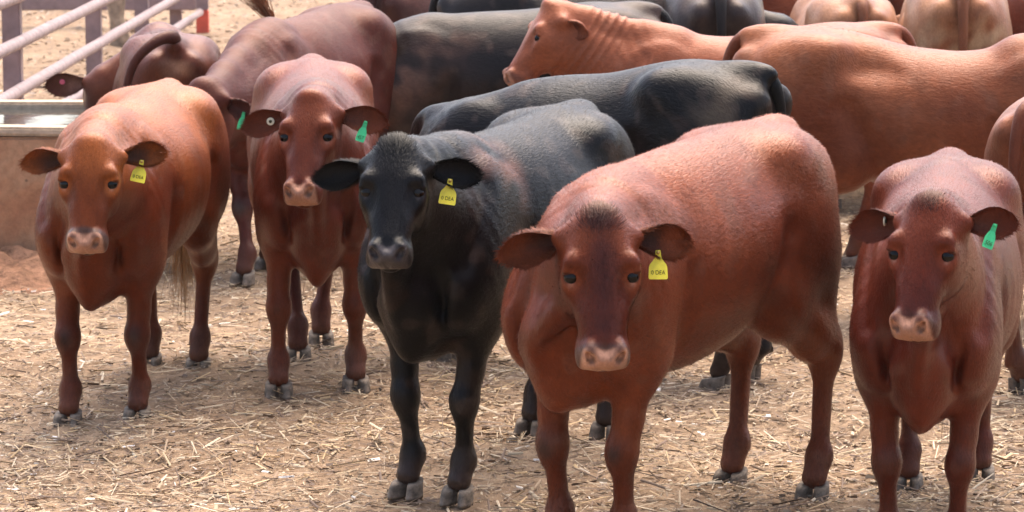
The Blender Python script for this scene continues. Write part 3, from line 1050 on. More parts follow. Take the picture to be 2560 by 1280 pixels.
def hair_blades(V, Q, nrm, col, rough, flag, poll, F, hs, count, length, tuft, seed, dk):
    g = np.random.default_rng(seed + 77)
    a = V[Q[:, 1]] - V[Q[:, 0]]; b = V[Q[:, 3]] - V[Q[:, 0]]
    area = np.linalg.norm(np.cross(a, b), axis=1)
    fc = V[Q].mean(1)
    HLc = ((fc - poll) @ F) / hs / np.array([HX, 1, 1])
    hd = np.linalg.norm(HLc - np.array([0.2, 0, -0.06]), axis=1)
    w = area * np.where(hd < 0.3, 2.2, 1.0) * np.where(flag[Q[:, 0]] == 1, 6.0, 1.0)
    muz = (HLc[:, 0] > 0.37) & (hd < 0.36)
    w = np.where(muz, 0, w)
    eye = np.minimum(np.linalg.norm(HLc - np.array([0.178, 0.1, 0.0]), axis=1), np.linalg.norm(HLc - np.array([0.178, -0.1, 0.0]), axis=1)) < 0.03
    w = np.where(eye, 0, w)
    w = np.where(fc[:, 2] < 0.10, 0, w)
    extra = 0
    fi = g.choice(len(Q), count, p=w / w.sum())
    if tuft:
        tw = np.where((hd < 0.4) & (HLc[:, 2] > -0.04), area * np.exp(-((HLc[:, 0] + 0.005) / 0.038) ** 2 - (HLc[:, 1] / 0.036) ** 2), 0)
        ft = g.choice(len(Q), 1600, p=tw / tw.sum())
        fi = np.concatenate([fi, ft]); extra = 1600
    n = len(fi)
    u = g.random((n, 1)); v = g.random((n, 1))
    q = Q[fi]
    P = V[q[:, 0]] * (1 - u) * (1 - v) + V[q[:, 1]] * u * (1 - v) + V[q[:, 2]] * u * v + V[q[:, 3]] * (1 - u) * v
    Nn = nrm[q].mean(1); Nn /= np.linalg.norm(Nn, axis=1, keepdims=True) + 1e-9
    cc = col[q].mean(1); rr = rough[q].mean(1)
    isear = flag[q[:, 0]] == 1
    H = ((P - poll) @ F) / hs / np.array([HX, 1, 1])
    onh = (np.linalg.norm(H - np.array([0.2, 0, -0.06]), axis=1) < 0.3)
    flow = np.tile(np.array([-0.8, 0.0, -0.55]), (n, 1))
    leg = sstep(0.62, 0.45, P[:, 2])[:, None]
    flow = flow * (1 - leg) + np.array([-0.1, 0, -1.0]) * leg
    # face hair radiates from a whorl on the forehead
    hw = np.stack([H[:, 0] - 0.11, H[:, 1], H[:, 2] * 0], 1)
    hwL = hw @ F.T
    flow = np.where(onh[:, None], hwL / (np.linalg.norm(hwL, axis=1, keepdims=True) + 1e-6), flow)
    flow = np.where(isear[:, None], Nn * 0.2 + ((P - poll) / (np.linalg.norm(P - poll, axis=1, keepdims=True) + 1e-6)), flow)
    swirl = np.stack([sines(P, 9.0, seed + 300 + i) for i in range(3)], 1)
    flow = flow + g.normal(size=(n, 3)) * 0.28 + swirl * 0.35
    flow -= Nn * (flow * Nn).sum(1, keepdims=True)
    flow /= np.linalg.norm(flow, axis=1, keepdims=True) + 1e-6
    lift = g.uniform(0.15, 0.6, (n, 1))
    L = length * g.uniform(0.6, 1.4, (n, 1)) * np.where(onh[:, None], 0.75, 1.0) * np.where(isear[:, None], 2.1, 1.0)
    if extra:
        L[-extra:] = tuft * g.uniform(0.4, 1.1, (extra, 1))
        lift[-extra:] = g.uniform(0.3, 0.9, (extra, 1))
        cc[-extra:] = cc[-extra:] * 0.25 + dk * 0.5
    D = flow + Nn * lift
    D /= np.linalg.norm(D, axis=1, keepdims=True)
    side = np.cross(D, Nn); side /= np.linalg.norm(side, axis=1, keepdims=True) + 1e-6
    wd = g.uniform(0.0007, 0.0013, (n, 1)) * (L / 0.014) ** 0.3
    base = P - Nn * 0.001
    v0 = base - side * wd; v1 = base + side * wd; v2 = base + D * L
    bv = np.stack([v0, v1, v2], 1).reshape(-1, 3)
    bt = np.arange(n * 3).reshape(-1, 3)
    tint = (g.normal(1.0, 0.15, (n, 1)) * (1 + 0.16 * sines(P, 40.0, seed + 310)[:, None])).clip(0.45, 1.7)
    c3 = cc * tint
    bc = np.repeat(c3, 3, 0)
    br = np.repeat(rr, 3)
    nn = Nn + g.normal(size=(n, 3)) * 0.13 + D * 0.12
    nn /= np.linalg.norm(nn, axis=1, keepdims=True)
    bn = np.repeat(nn, 3, 0)
    return bv.astype(np.float32), bt, bc, br, bn

def switch_mesh(root, p0, dr, colr, seed, colour=None, length=0.30, drop=0.6):
    g = np.random.default_rng(seed + 5)
    V, T = [], []
    for i in range(260):
        o = p0 + g.normal(size=3) * 0.008
        d = dr + g.normal(size=3) * 0.13
        L = length * g.uniform(0.5, 1.1)
        pts = []
        for k in range(5):
            t = k / 4
            pts.append(o + d * L * t + np.array([0, 0, -1.0]) * drop * L * t * t * 0.5 + g.normal(size=3) * 0.004 * t)
        sd = g.normal(size=3); sd /= np.linalg.norm(sd)
        b = len(V)
        for k in range(5):
            w = 0.0022 * (1 - 0.8 * k / 4)
            V.append(pts[k] - sd * w); V.append(pts[k] + sd * w)
        for k in range(4):
            T.append((b + 2 * k, b + 2 * k + 1, b + 2 * k + 3, b + 2 * k + 2))
    V = np.array(V); T = np.array(T)
    me = np_mesh('tail_switch', V, None, T)
    c = np.array(colour if colour is not None else np.array(colr['base']) * 0.6)
    cc = np.tile(c, (len(V), 1)) * g.uniform(0.7, 1.4, (len(V), 1))
    ca = me.color_attributes.new('coat', 'FLOAT_COLOR', 'POINT')
    ca.data.foreach_set('color', np.concatenate([cc, np.full((len(V), 1), 0.5)], 1).astype(np.float32).ravel())
    me.materials.append(M['coat'])
    link_mesh('tail_switch', me, root)

# ================================================================ GROUND
def ground_material():
    m, nt, p = new_mat('feedlot_ground')
    tc = N(nt, 'ShaderNodeTexCoord')
    g = tc.outputs['Object']
    n1 = noise(nt, g, 0.7, 5, 0.6)
    n2 = noise(nt, g, 7.0, 6, 0.65)
    n3 = noise(nt, mapping(nt, g, (55, 16, 10), (0, 0, R(15))), 1.0, 4, 0.65, 0.5)
    n4 = noise(nt, mapping(nt, g, (60, 20, 10), (0, 0, R(-40))), 1.0, 4, 0.65, 0.5)
    r1 = ramp(nt, [(0.3, (0.165, 0.110, 0.072)), (0.55, (0.260, 0.184, 0.122)), (0.75, (0.335, 0.245, 0.166))])
    nt.links.new(n2.outputs[0], r1.inputs[0])
    r2 = ramp(nt, [(0.35, (0.82, 0.78, 0.75)), (0.65, (1.12, 1.12, 1.12))])
    nt.links.new(n1.outputs[0], r2.inputs[0])
    c = mixrgb(nt, r1.outputs[0], r2.outputs[0], 1.0, 'MULTIPLY')
    rs = ramp(nt, [(0.58, (0, 0, 0)), (0.70, (1, 1, 1))])
    nt.links.new(n3.outputs[0], rs.inputs[0])
    c = mixrgb(nt, c, (0.42, 0.32, 0.21), rs.outputs[0])
    rs2 = ramp(nt, [(0.60, (0, 0, 0)), (0.72, (1, 1, 1))])
    nt.links.new(n4.outputs[0], rs2.inputs[0])
    c = mixrgb(nt, c, (0.36, 0.27, 0.185), rs2.outputs[0])
    nt.links.new(c, p.inputs['Base Color'])
    p.inputs['Roughness'].default_value = 0.9
    p.inputs['Specular IOR Level'].default_value = 0.15
    b = bump(nt, n2.outputs[0], 0.6, 0.03)
    b = bump(nt, n3.outputs[0], 0.5, 0.008, b)
    nt.links.new(b, p.inputs['Normal'])
    return m
M['ground'] = ground_material()

def gheight(x, y):
    P = np.stack([x, y, np.zeros_like(x)], -1).reshape(-1, 3)
    h = 0.010 * sines(P, 3.0, 21) + 0.008 * sines(P, 11.0, 22, 14) + 0.005 * sines(P, 31.0, 23, 16)
    return h.reshape(x.shape) - 0.012

def build_ground():
    # one sheet, finer where the camera sees it
    xs = np.concatenate([np.linspace(-70, -7, 12), np.linspace(-6.5, 6.5, 240), np.linspace(7, 70, 12)])
    ys = np.concatenate([np.linspace(-25, 8, 8), np.linspace(8.3, 20, 260), np.linspace(20.2, 45, 90), np.linspace(48, 150, 10)])
    X, Y = np.meshgrid(xs, ys, indexing='ij')
    Z = gheight(X, Y)
    nx, ny = X.shape
    V = np.stack([X, Y, Z], -1).reshape(-1, 3)
    i, j = np.meshgrid(np.arange(nx - 1), np.arange(ny - 1), indexing='ij')
    a = (i * ny + j).ravel()
    Q = np.stack([a, a + ny, a + ny + 1, a + 1], 1)
    me = np_mesh('ground', V, None, Q)
    me.materials.append(M['ground'])
    o = link_mesh('ground', me)
    tag(o, 'trampled brown dirt floor of the cattle pen', None, None, 'structure')
build_ground()

def straw_material():
    m, nt, p = new_mat('straw')
    a = N(nt, 'ShaderNodeAttribute', attribute_name='tint')
    nt.links.new(a.outputs['Color'], p.inputs['Base Color'])
    p.inputs['Roughness'].default_value = 0.6
    p.inputs['Specular IOR Level'].default_value = 0.3
    return m
M['straw'] = straw_material()

def build_straw(name, label, count, y0, y1, lmin, lmax, wmin, wmax, seed, pal_, power=1.0, flat=False):
    g = np.random.default_rng(seed)
    Y = y0 + (y1 - y0) * g.random(count) ** power
    hw = (1280 / FPX) * Y * 1.12 + 0.9
    X = (g.random(count) * 2 - 1) * hw
    keep = (0.6 * sines(np.stack([X, Y, 0 * X], 1), 2.2, seed + 3) + g.normal(size=count) * 0.7) > -0.55
    X, Y = X[keep], Y[keep]; n = len(X)
    L = lmin + (lmax - lmin) * g.random(n) ** 2.2
    Wd = wmin + (wmax - wmin) * g.random(n) ** 2
    Wd = np.minimum(Wd, L * 0.45)
    yaw = g.random(n) * math.pi * 2
    pit = g.normal(size=n) * 0.16
    d = np.stack([np.cos(yaw) * np.cos(pit), np.sin(yaw) * np.cos(pit), np.sin(pit)], 1)
    roll = g.normal(size=n) * 0.5
    s0 = np.stack([-np.sin(yaw), np.cos(yaw), np.zeros(n)], 1)
    u0 = np.cross(d, s0)
    s = s0 * np.cos(roll)[:, None] + u0 * np.sin(roll)[:, None]
    u = np.cross(d, s)
    z = gheight(X, Y) + 0.004 + np.abs(g.normal(size=n)) * 0.006 + np.abs(np.sin(pit)) * L * 0.35
    c = np.stack([X, Y, z], 1)
    hl = (d * (L / 2)[:, None]); hwv = s * (Wd / 2)[:, None]; up = u * (Wd * 0.25 + 0.0005)[:, None]
    bend = u * (g.normal(size=n) * L * 0.07)[:, None]
    # ridge section: two quads folded along the middle, both ends, slight bend
    tip = g.uniform(0.5, 1.0, (n, 1))
    if flat:
        v = np.stack([c - hl - hwv, c - hl * 0.8 + hwv, c + hl + hwv * tip, c + hl - hwv * tip * 0.7], 1).reshape(-1, 3)
        Q = np.arange(n * 4).reshape(-1, 4)
        k = 4
    else:
      k = 6
      v = np.stack([c - hl - hwv, c - hl + up, c - hl + hwv,
                  c + hl - hwv * tip, c + hl + up * tip, c + hl + hwv * tip], 1).reshape(-1, 3)
      b = (np.arange(n) * 6)[:, None]
      Q = np.concatenate([b + np.array(q) for q in ((0, 1, 4, 3), (1, 2, 5, 4))])
    me = np_mesh(name, v, None, Q)
    pal_ = np.array(pal_)
    cc = pal_[g.integers(0, len(pal_), n)] * g.uniform(0.78, 1.15, (n, 1))
    cc = np.repeat(cc, k, 0)
    ca = me.color_attributes.new('tint', 'FLOAT_COLOR', 'POINT')
    ca.data.foreach_set('color', np.concatenate([cc, np.ones((len(cc), 1))], 1).astype(np.float32).ravel())
    me.materials.append(M['straw'])
    o = link_mesh(name, me)
    tag(o, label, 'straw', None, 'stuff')

STRAWP = [(0.43, 0.33, 0.21), (0.37, 0.28, 0.185), (0.50, 0.415, 0.30), (0.32, 0.23, 0.15), (0.24, 0.165, 0.11), (0.18, 0.12, 0.085), (0.44, 0.31, 0.17), (0.13, 0.085, 0.06)]
build_straw('straw_litter', 'dry straw and chopped stalks strewn over the pen floor', 76000, 8.2, 24.0, 0.015, 0.14, 0.003, 0.012, 31, STRAWP, power=1.5)
build_straw('chaff_litter', 'fine broken chaff and dung crumbs trodden into the pen floor', 160000, 8.2, 22.0, 0.006, 0.040, 0.003, 0.014, 37, STRAWP[:6] + [(0.15, 0.10, 0.07), (0.22, 0.15, 0.105), (0.36, 0.27, 0.19)], power=1.5, flat=True)
build_straw('far_litter', 'clods and stalks scattered over the bare dirt at the back of the pen', 26000, 21.0, 42.0, 0.02, 0.09, 0.01, 0.05, 39, [(0.17, 0.115, 0.08), (0.24, 0.17, 0.12), (0.40, 0.31, 0.22), (0.33, 0.25, 0.18), (0.13, 0.09, 0.065)], flat=True)
build_straw('white_litter', 'pale flecks of husk scattered over the dirt', 3000, 8.6, 40.0, 0.012, 0.06, 0.006, 0.028, 33, [(0.66, 0.62, 0.56), (0.55, 0.48, 0.40), (0.70, 0.68, 0.66)], power=1.0)

# ================================================================ CATTLE
COWS = []
COWS.append(dict(label='orange-brown cow facing the camera beside the concrete trough, yellow ear tag', front=(258, 1050), dir=6.5, scale=1.0, detail=1,
    feet=dict(FL=(345, 1045), FR=(172, 1056), HL=(497, 922), HR=(375, 912)),
    col=pal(RED, base=(0.135, 0.028, 0.007), lightc=(0.36, 0.112, 0.030)), fat=1.0, brisket=0.035, head=0.95, hw=1.03, seed=3,
    hd=dict(poll=(228, 362, 11.15), yaw=2, pitch=58), ears=dict(droop=0.10, back=-0.1), earL=dict(droop=-0.18, notch=0.25), ear_in=(0.03, 0.015, 0.012),
    tags=[dict(side=1, kind='yellow', text='0 DEA', tilt=-12, u=0.5, v=0.5)], hair=95000, back_sheen=0.6, eye_pale=0.5, muz_dark=0.8, switch_col=(0.4, 0.26, 0.14)))
COWS.append(dict(label='red cow facing the camera with round white tag and green tag, behind the black one', front=(795, 975), dir=-4, scale=1.04, detail=1,
    feet=dict(FL=(890, 968), FR=(697, 982), HL=(803, 853), HR=(745, 893)),
    col=pal(RED, base=(0.110, 0.0215, 0.009), lightc=(0.20, 0.052, 0.025)), fat=0.92, brisket=0.06, head=0.98, hw=0.93, seed=8,
    hd=dict(poll=(778, 252, 11.9), yaw=8, pitch=50, roll=2), ears=dict(droop=0.30, back=-0.05, wide=1.02, cup=0.8), earL=dict(droop=0.15, notch=0.1), ear_in=(0.17, 0.055, 0.034), ear_mask=0.5,
    tags=[dict(side=1, kind='green', text='457', tilt=-18, u=0.6, v=0.2, lift=0.02), dict(side=-1, kind='white', u=0.42, v=0.0)], hair=55000, hump=0.015, eye_pale=0.6, knees=0.25, muz_dark=0.05))
COWS.append(dict(label='black cow facing the camera with a yellow ear tag', front=(1085, 1237), dir=24, scale=1.03, detail=1,
    feet=dict(FL=(1147, 1247), FR=(1020, 1230), HR=(1330, 1072)),
    col=BLACK, fat=0.96, head=0.94, seed=12, brisket=0.01,
    hd=dict(poll=(990, 378, 10.05), yaw=5, pitch=49), ears=dict(droop=0.25, back=-0.1, wide=1.05), earL=dict(droop=0.12, notch=0.2), ear_in=(0.006, 0.005, 0.005),
    tags=[dict(side=1, kind='yellow', text='0 DEA', tilt=-8, u=0.5, v=0.5)], hair=95000, hair_len=0.013, tuft=0.026, back_sheen=0.3, muz_dark=0.3, socks=0.2, mud=0.12, dust=0.05,
    marks=[(0.36, 0.10, 1.08, 0.20, (0.11, 0.042, 0.022), 0.95)]))
COWS.append(dict(label='large reddish brown cow in front with dark poll and yellow ear tag', front=(1462, 1392), dir=31, scale=1.06, detail=1,
    feet=dict(HL=(2035, 1240), HR=(1830, 1205)), off=dict(FL=(0.0, -0.02), FR=(0, 0.02)),
    col=pal(RED, base=(0.116, 0.0235, 0.0095), lightc=(0.255, 0.074, 0.031)), fat=0.91, head=0.98, seed=17, brisket=0.02, belly=0.03, wither=-0.065, back_sheen=0.45,
    hd=dict(poll=(1497, 556, 9.1), yaw=-5, pitch=62), ears=dict(droop=0.30, back=-0.1, wide=1.1), earL=dict(droop=0.10, notch=0.25), ear_in=(0.022, 0.010, 0.009),
    tags=[dict(side=1, kind='yellow', text='0 DEA', tilt=0, u=0.5, v=0.6)], hair=100000, hair_len=0.0145, tuft=0.024, tail=[(-0.72, 0, 1.135), (-0.79, -0.03, 1.09), (-0.82, -0.09, 0.95), (-0.80, -0.10, 0.75)], switch=False, poll_dark=0.9, blaze_dark=0.85, muz_dark=0.7, knees=0.8))
COWS.append(dict(label='dark red cow at the right facing the camera with a green ear tag', front=(2303, 1408), dir=11, scale=0.965, detail=1,
    feet=dict(HL=(2450, 1192), HR=(2270, 1215)), off=dict(FL=(0, -0.02), FR=(0, 0.02)),
    col=pal(RED, base=(0.082, 0.0125, 0.006), lightc=(0.165, 0.037, 0.018)), fat=1.0, head=1.0, hw=0.97, seed=23, back_sheen=0.4, brisket=0.025,
    hd=dict(poll=(2325, 518, 9.15), yaw=24, pitch=56, roll=3), ears=dict(droop=0.12, back=-0.05, wide=1.0, cup=0.85), earL=dict(droop=-0.1, len=0.16, notch=0.1), ear_in=(0.10, 0.032, 0.020), ear_mask=0.7,
    tags=[dict(side=1, kind='green', text='506', tilt=-22, u=0.62, v=0.15, lift=0.03), dict(side=-1, kind='white', u=0.40, v=0.2, fx=2.6)], hair=95000, tuft=0.016, eye_pale=0.5, muz_dark=0.3, knees=0.2))
# second row
COWS.append(dict(label='black cow seen from the side behind the front black one, head down', rear=(1825, 952), dir=121, scale=1.09, vox=0.014,
    col=BLACK, seed=31, wither=-0.17, sag=0.05, hair=30000, hd=dict(local=(0.74, -0.22, 0.72), yaw=150, pitch=50), ears=dict(none=True), mud=0.15, tail=[(-0.72, 0, 1.135), (-0.78, -0.02, 1.07), (-0.79, -0.05, 0.9), (-0.77, -0.06, 0.7)], back_sheen=0.4,
    marks=[(-0.15, 0.3, 0.72, 0.18, (0.20, 0.13, 0.08), 0.8), (-0.70, 0.1, 1.0, 0.16, (0.12, 0.09, 0.06), 0.5)]))
COWS.append(dict(label='dark maroon cow with head lowered beside the orange-brown cow, green tag on its ear', front=(640, 683), dir=21, scale=1.07, vox=0.014, vfine=0.009,
    col=pal(RED, base=(0.085, 0.018, 0.011), lightc=(0.125, 0.033, 0.021), rough=0.5), seed=37, head=1.05, feet=dict(FR=(610, 702), FL=(668, 664)), dewlap=1.4, fat=0.95,
    hair=25000, hd=dict(poll=(508, 218, 14.75), yaw=42, pitch=58), ears=dict(droop=0.35, back=-0.1), tags=[dict(side=1, kind='green', text=None, tilt=-10, u=0.6)],
    tail=[(-0.72, 0, 1.135), (-0.80, -0.12, 1.10), (-0.66, -0.30, 1.08), ('px', 715, 92, 16.2), ('px', 690, 62, 16.15), ('px', 668, 36, 16.1)], switch_drop=-0.25, switch_len=0.30, switch_col=(0.26, 0.13, 0.07)))
COWS.append(dict(label='brown cow seen from behind drinking at the trough with its tail raised', rear=(440, 672), dir=170, scale=0.99, vox=0.014, vfine=0.009,
    col=pal(RED, base=(0.095, 0.030, 0.020), lightc=(0.17, 0.058, 0.037)), seed=41, hair=25000,
    hd=dict(poll=(262, 178, 16.5), yaw=168, pitch=48), ears=dict(droop=0.05, back=-0.1, nz=-0.9, nx=-0.6, len=0.22, wide=1.25, cup=0.7), ear_in=(0.26, 0.12, 0.085),
    tags=[dict(side=1, kind='pink', u=0.6), dict(side=-1, kind='pink', u=0.6)],
    tail=[(-0.70, 0, 1.14), (-0.80, 0.02, 1.17), (-0.86, 0.10, 1.15), (-0.88, 0.20, 1.06), (-0.88, 0.25, 0.90), (-0.87, 0.26, 0.70)], tail_r=1.05,
    marks=[(-0.80, 0.0, 0.98, 0.13, (0.42, 0.22, 0.13), 0.85)]))
COWS.append(dict(label='light red cow in profile facing left, neck wrinkled and head raised', front=(1585, 650), dir=90, scale=1.02, vox=0.014, vfine=0.0075, head=1.05, fr=(0.24, 0.55),
    col=pal(RED, base=(0.22, 0.068, 0.034), lightc=(0.32, 0.112, 0.062)), seed=47, hair=25000, hump=0.02, sag=0.04,
    hd=dict(poll=(1386, 22, 15.9), yaw=80, pitch=52, roll=0), ears=dict(droop=0.1, back=-1.1, nz=0.5, nx=0.3, len=0.13), off=dict(HL=(0.10, 0), HR=(0.05, 0)), wrinkle=0.0075, neck=0.95))
COWS.append(dict(label='long-bodied red cow facing right behind the front red cow', front=(2650, 800), dir=-80, scale=1.10, vox=0.014,
    col=pal(RED, base=(0.20, 0.064, 0.029), lightc=(0.31, 0.114, 0.054)), seed=53, hair=25000, belly=0.04, flank=0.085, fat=1.0, sag=0.06,
    hd=dict(local=(1.0, 0.05, 1.15), yaw=-90, pitch=40)))
COWS.append(dict(label='red cow cut off by the right edge of the picture, showing its flank', rear=(2600, 985), dir=-140, scale=1.0, vox=0.014,
    col=pal(RED, base=(0.175, 0.058, 0.032), lightc=(0.30, 0.12, 0.065)), seed=59, feet=dict(HL=(2550, 972)), hd=dict(local=(0.95, 0, 0.9), yaw=-140, pitch=50)))
COWS.append(dict(label='dusty black cow behind the light red profile head, tail at its right', rear=(1565, 600), dir=88, scale=1.06, vox=0.014, wither=-0.04,
    col=pal(BLACK, base=(0.007, 0.0068, 0.0072), lightc=(0.040, 0.025, 0.020)), seed=61, hd=dict(local=(0.92, 0.15, 0.72), yaw=80, pitch=62),
    marks=[(0.35, 0.25, 0.95, 0.28, (0.12, 0.065, 0.045), 0.7), (0.6, 0.15, 0.6, 0.3, (0.12, 0.06, 0.04), 0.7)]))
far = dict(hd=dict(local=(0.95, 0, 0.95), yaw=180, pitch=50), vox=0.021)
def rump(label, px, py, col, seed, d=180, sc=1.05, **kw):
    s = dict(far); s.update(label=label, rear=(px, py), dir=d, scale=sc, col=col, seed=seed); s.update(kw)
    COWS.append(s)
TAN = pal(RED, base=(0.26, 0.12, 0.065), lightc=(0.42, 0.23, 0.13))
pale = [(-0.80, 0.13, 0.90, 0.14, (0.45, 0.33, 0.20), 0.7), (-0.80, -0.13, 0.90, 0.14, (0.45, 0.33, 0.20), 0.7)]
rump('tan rump of a cow turned away, left of the broader tan rump', 2135, 515, TAN, 67, 176, 1.03, marks=pale)
rump('broad tan rump of a cow turned away near the right corner', 2388, 550, TAN, 71, 183, 1.12, marks=pale)
rump('grey-black rump with hanging tail of a cow turned away', 1788, 540, pal(BLACK, base=(0.02, 0.018, 0.018), lightc=(0.07, 0.05, 0.045)), 73, 178, 1.1)
rump('reddish cow glimpsed between the black rump and the tan rump', 2010, 430, pal(RED, base=(0.19, 0.070, 0.045)), 79, 120, 1.05)
rump('reddish cow glimpsed between the two tan rumps', 2230, 430, pal(RED, base=(0.20, 0.075, 0.045)), 83, 200, 1.05)
rump('red cow cut off at the upper right corner', 2600, 480, pal(RED, base=(0.17, 0.055, 0.035)), 89, 165, 1.1)
rump('dark brown cow glimpsed above the back of the maroon cow', 985, 470, pal(RED, base=(0.07, 0.030, 0.026), lightc=(0.12, 0.05, 0.04)), 97, -150, 1.08)
rump('charcoal cow whose back shows behind the dusty black one', 1190, 505, pal(BLACK, base=(0.018, 0.017, 0.017)), 101, -85, 1.1)
rump('rusty red cow glimpsed beside the dusty black cow\'s tail', 1680, 470, pal(RED, base=(0.22, 0.080, 0.05)), 103, 190, 1.08)

# ================================================================ TROUGH, FENCES, DIRT
def concrete_material():
    m, nt, p = new_mat('stained_concrete')
    tc = N(nt, 'ShaderNodeTexCoord')
    g = tc.outputs['Object']
    n1 = noise(nt, g, 2.2, 6, 0.65, 0.6)
    n2 = noise(nt, g, 22.0, 6, 0.7)
    r1 = ramp(nt, [(0.35, (0.46, 0.28, 0.165)), (0.52, (0.42, 0.205, 0.105)), (0.66, (0.36, 0.145, 0.07))])
    nt.links.new(n1.outputs[0], r1.inputs[0])
    r2 = ramp(nt, [(0.3, (0.75, 0.75, 0.75)), (0.6, (1.1, 1.1, 1.1))])
    nt.links.new(n2.outputs[0], r2.inputs[0])
    c = mixrgb(nt, r1.outputs[0], r2.outputs[0], 1.0, 'MULTIPLY')
    v = N(nt, 'ShaderNodeTexVoronoi'); v.inputs['Scale'].default_value = 9.0
    nt.links.new(g, v.inputs['Vector'])
    rv = ramp(nt, [(0.05, (1, 1, 1)), (0.11, (0, 0, 0))])
    nt.links.new(v.outputs['Distance'], rv.inputs[0])
    c = mixrgb(nt, c, (0.10, 0.07, 0.05), rv.outputs[0])
    nt.links.new(c, p.inputs['Base Color'])
    p.inputs['Roughness'].default_value = 0.85
    nt.links.new(bump(nt, n2.outputs[0], 0.5, 0.012), p.inputs['Normal'])
    return m
M['concrete'] = concrete_material()
M['rim'] = simple('worn_rim', (0.46, 0.36, 0.26), 0.8, 0.3, 0.25, 25, 0.4, 0.006)
M['pipe'] = simple('pale_pipe_paint', (0.33, 0.25, 0.245), 0.6, 0.3, 0.3, 14, 0.3)
M['post'] = simple('mauve_post_paint', (0.27, 0.19, 0.185), 0.6, 0.3, 0.25, 7, 0.2)
M['redpaint'] = simple('red_paint', (0.66, 0.10, 0.06), 0.5, 0.4, 0.15, 12, 0.1)
M['timber'] = simple('weathered_timber', (0.33, 0.25, 0.18), 0.85, 0.2, 0.4, 14, 0.6, 0.01)
M['reddirt'] = simple('red_dirt', (0.25, 0.135, 0.085), 0.95, 0.1, 0.5, 14, 1.0, 0.05)
m, nt, p = new_mat('trough_water')
p.inputs['Base Color'].default_value = (0.05, 0.052, 0.048, 1)
p.inputs['Roughness'].default_value = 0.04
p.inputs['Specular IOR Level'].default_value = 0.6
_tc = N(nt, 'ShaderNodeTexCoord')
_n = noise(nt, _tc.outputs['Object'], 9.0, 2)
nt.links.new(bump(nt, _n.outputs[0], 0.08, 0.01), p.inputs['Normal'])
M['water'] = m

import bmesh
def bm_box(bm, lo, hi, bev=0.0, seg=2):
    r = bmesh.ops.create_cube(bm, size=1.0)
    vs = r['verts']
    for v in vs:
        for i in range(3):
            v.co[i] = lo[i] + (v.co[i] + 0.5) * (hi[i] - lo[i])
    if bev:
        es = list({e for v in vs for e in v.link_edges})
        bmesh.ops.bevel(bm, geom=es, offset=bev, segments=seg, affect='EDGES')

def box_part(name, lo, hi, mat, parent=None, bev=0.01, wob=0.0, sub=0):
    bm = bmesh.new()
    bm_box(bm, lo, hi, bev)
    if sub:
        bmesh.ops.subdivide_edges(bm, edges=bm.edges[:], cuts=sub, use_grid_fill=True)
    if wob:
        P = np.array([v.co[:] for v in bm.verts])
        dz = sines(P, 4.0, 7)
        for v, q in zip(bm.verts, dz):
            v.co.z += wob * q
            v.co.y += wob * 0.5 * q
    me = bpy.data.meshes.new(name)
    bm.to_mesh(me); bm.free()
    me.materials.append(mat)
    o = link_mesh(name, me, parent)
    return o

tr = empty('water_trough', (-3.2, 16.2, 0))
tag(tr, 'long concrete water trough with stained walls and still water', 'trough')
X0, X1, Y0, Y1 = -4.6, -1.95, 15.5, 16.95
def tbox(name, lo, hi, mat, **kw):
    o = box_part(name, lo, hi, mat, tr, **kw)
    o.matrix_parent_inverse = Matrix.Translation((3.2, -16.2, 0))
    return o
tbox('front_wall', (X0, Y0, -0.1), (X1, Y0 + 0.13, 0.665), M['concrete'], bev=0.012)
tbox('back_wall', (X0, Y1 - 0.13, -0.1), (X1, Y1, 0.665), M['concrete'], bev=0.012)
tbox('end_wall', (X1 - 0.13, Y0 + 0.132, -0.1), (X1 - 0.003, Y1 - 0.132, 0.664), M['concrete'], bev=0.012)
tbox('rim', (X0, Y0 - 0.012, 0.668), (X1 + 0.01, Y0 + 0.14, 0.712), M['rim'], bev=0.012, sub=3, wob=0.003)
tbox('rim', (X0, Y1 - 0.14, 0.668), (X1 + 0.01, Y1 + 0.012, 0.715), M['rim'], bev=0.012, sub=3, wob=0.003)
tbox('rim', (X1 - 0.14, Y0 + 0.142, 0.667), (X1 + 0.012, Y1 - 0.142, 0.710), M['rim'], bev=0.012)
wv = tbox('water', (X0, Y0 + 0.132, 0.1), (X1 - 0.132, Y1 - 0.132, 0.680), M['water'], bev=0.0)

def dirt_mound():
    n, k = 90, 24
    xs = np.linspace(-4.5, -1.9, n); ys = np.linspace(15.45, 14.75, k)
    Xg, Yg = np.meshgrid(xs, ys, indexing='ij')
    t = (15.47 - Yg) / 0.7
    P = np.stack([Xg, Yg, 0 * Xg], -1).reshape(-1, 3)
    hN = sines(P, 4, 61).reshape(Xg.shape); h2 = sines(P, 17, 62).reshape(Xg.shape); h3 = sines(P, 45, 63).reshape(Xg.shape)
    Z = (0.20 + 0.07 * hN) * np.clip(1 - t, 0, 1) ** 1.6 + 0.03 * h2 * np.clip(1.1 - t, 0, 1) + 0.014 * h3 * np.clip(1.1 - t, 0, 1) - 0.02
    Z[:, -1] = -0.06
    V = np.stack([Xg, Yg, Z], -1).reshape(-1, 3)
    i, j = np.meshgrid(np.arange(n - 1), np.arange(k - 1), indexing='ij')
    a = (i * k + j).ravel()
    me = np_mesh('dirt_mound', V, None, np.stack([a, a + 1, a + k + 1, a + k], 1))
    me.materials.append(M['reddirt'])
    tag(link_mesh('dirt_mound', me), 'low bank of red dirt against the trough', None, None, 'structure')
dirt_mound()

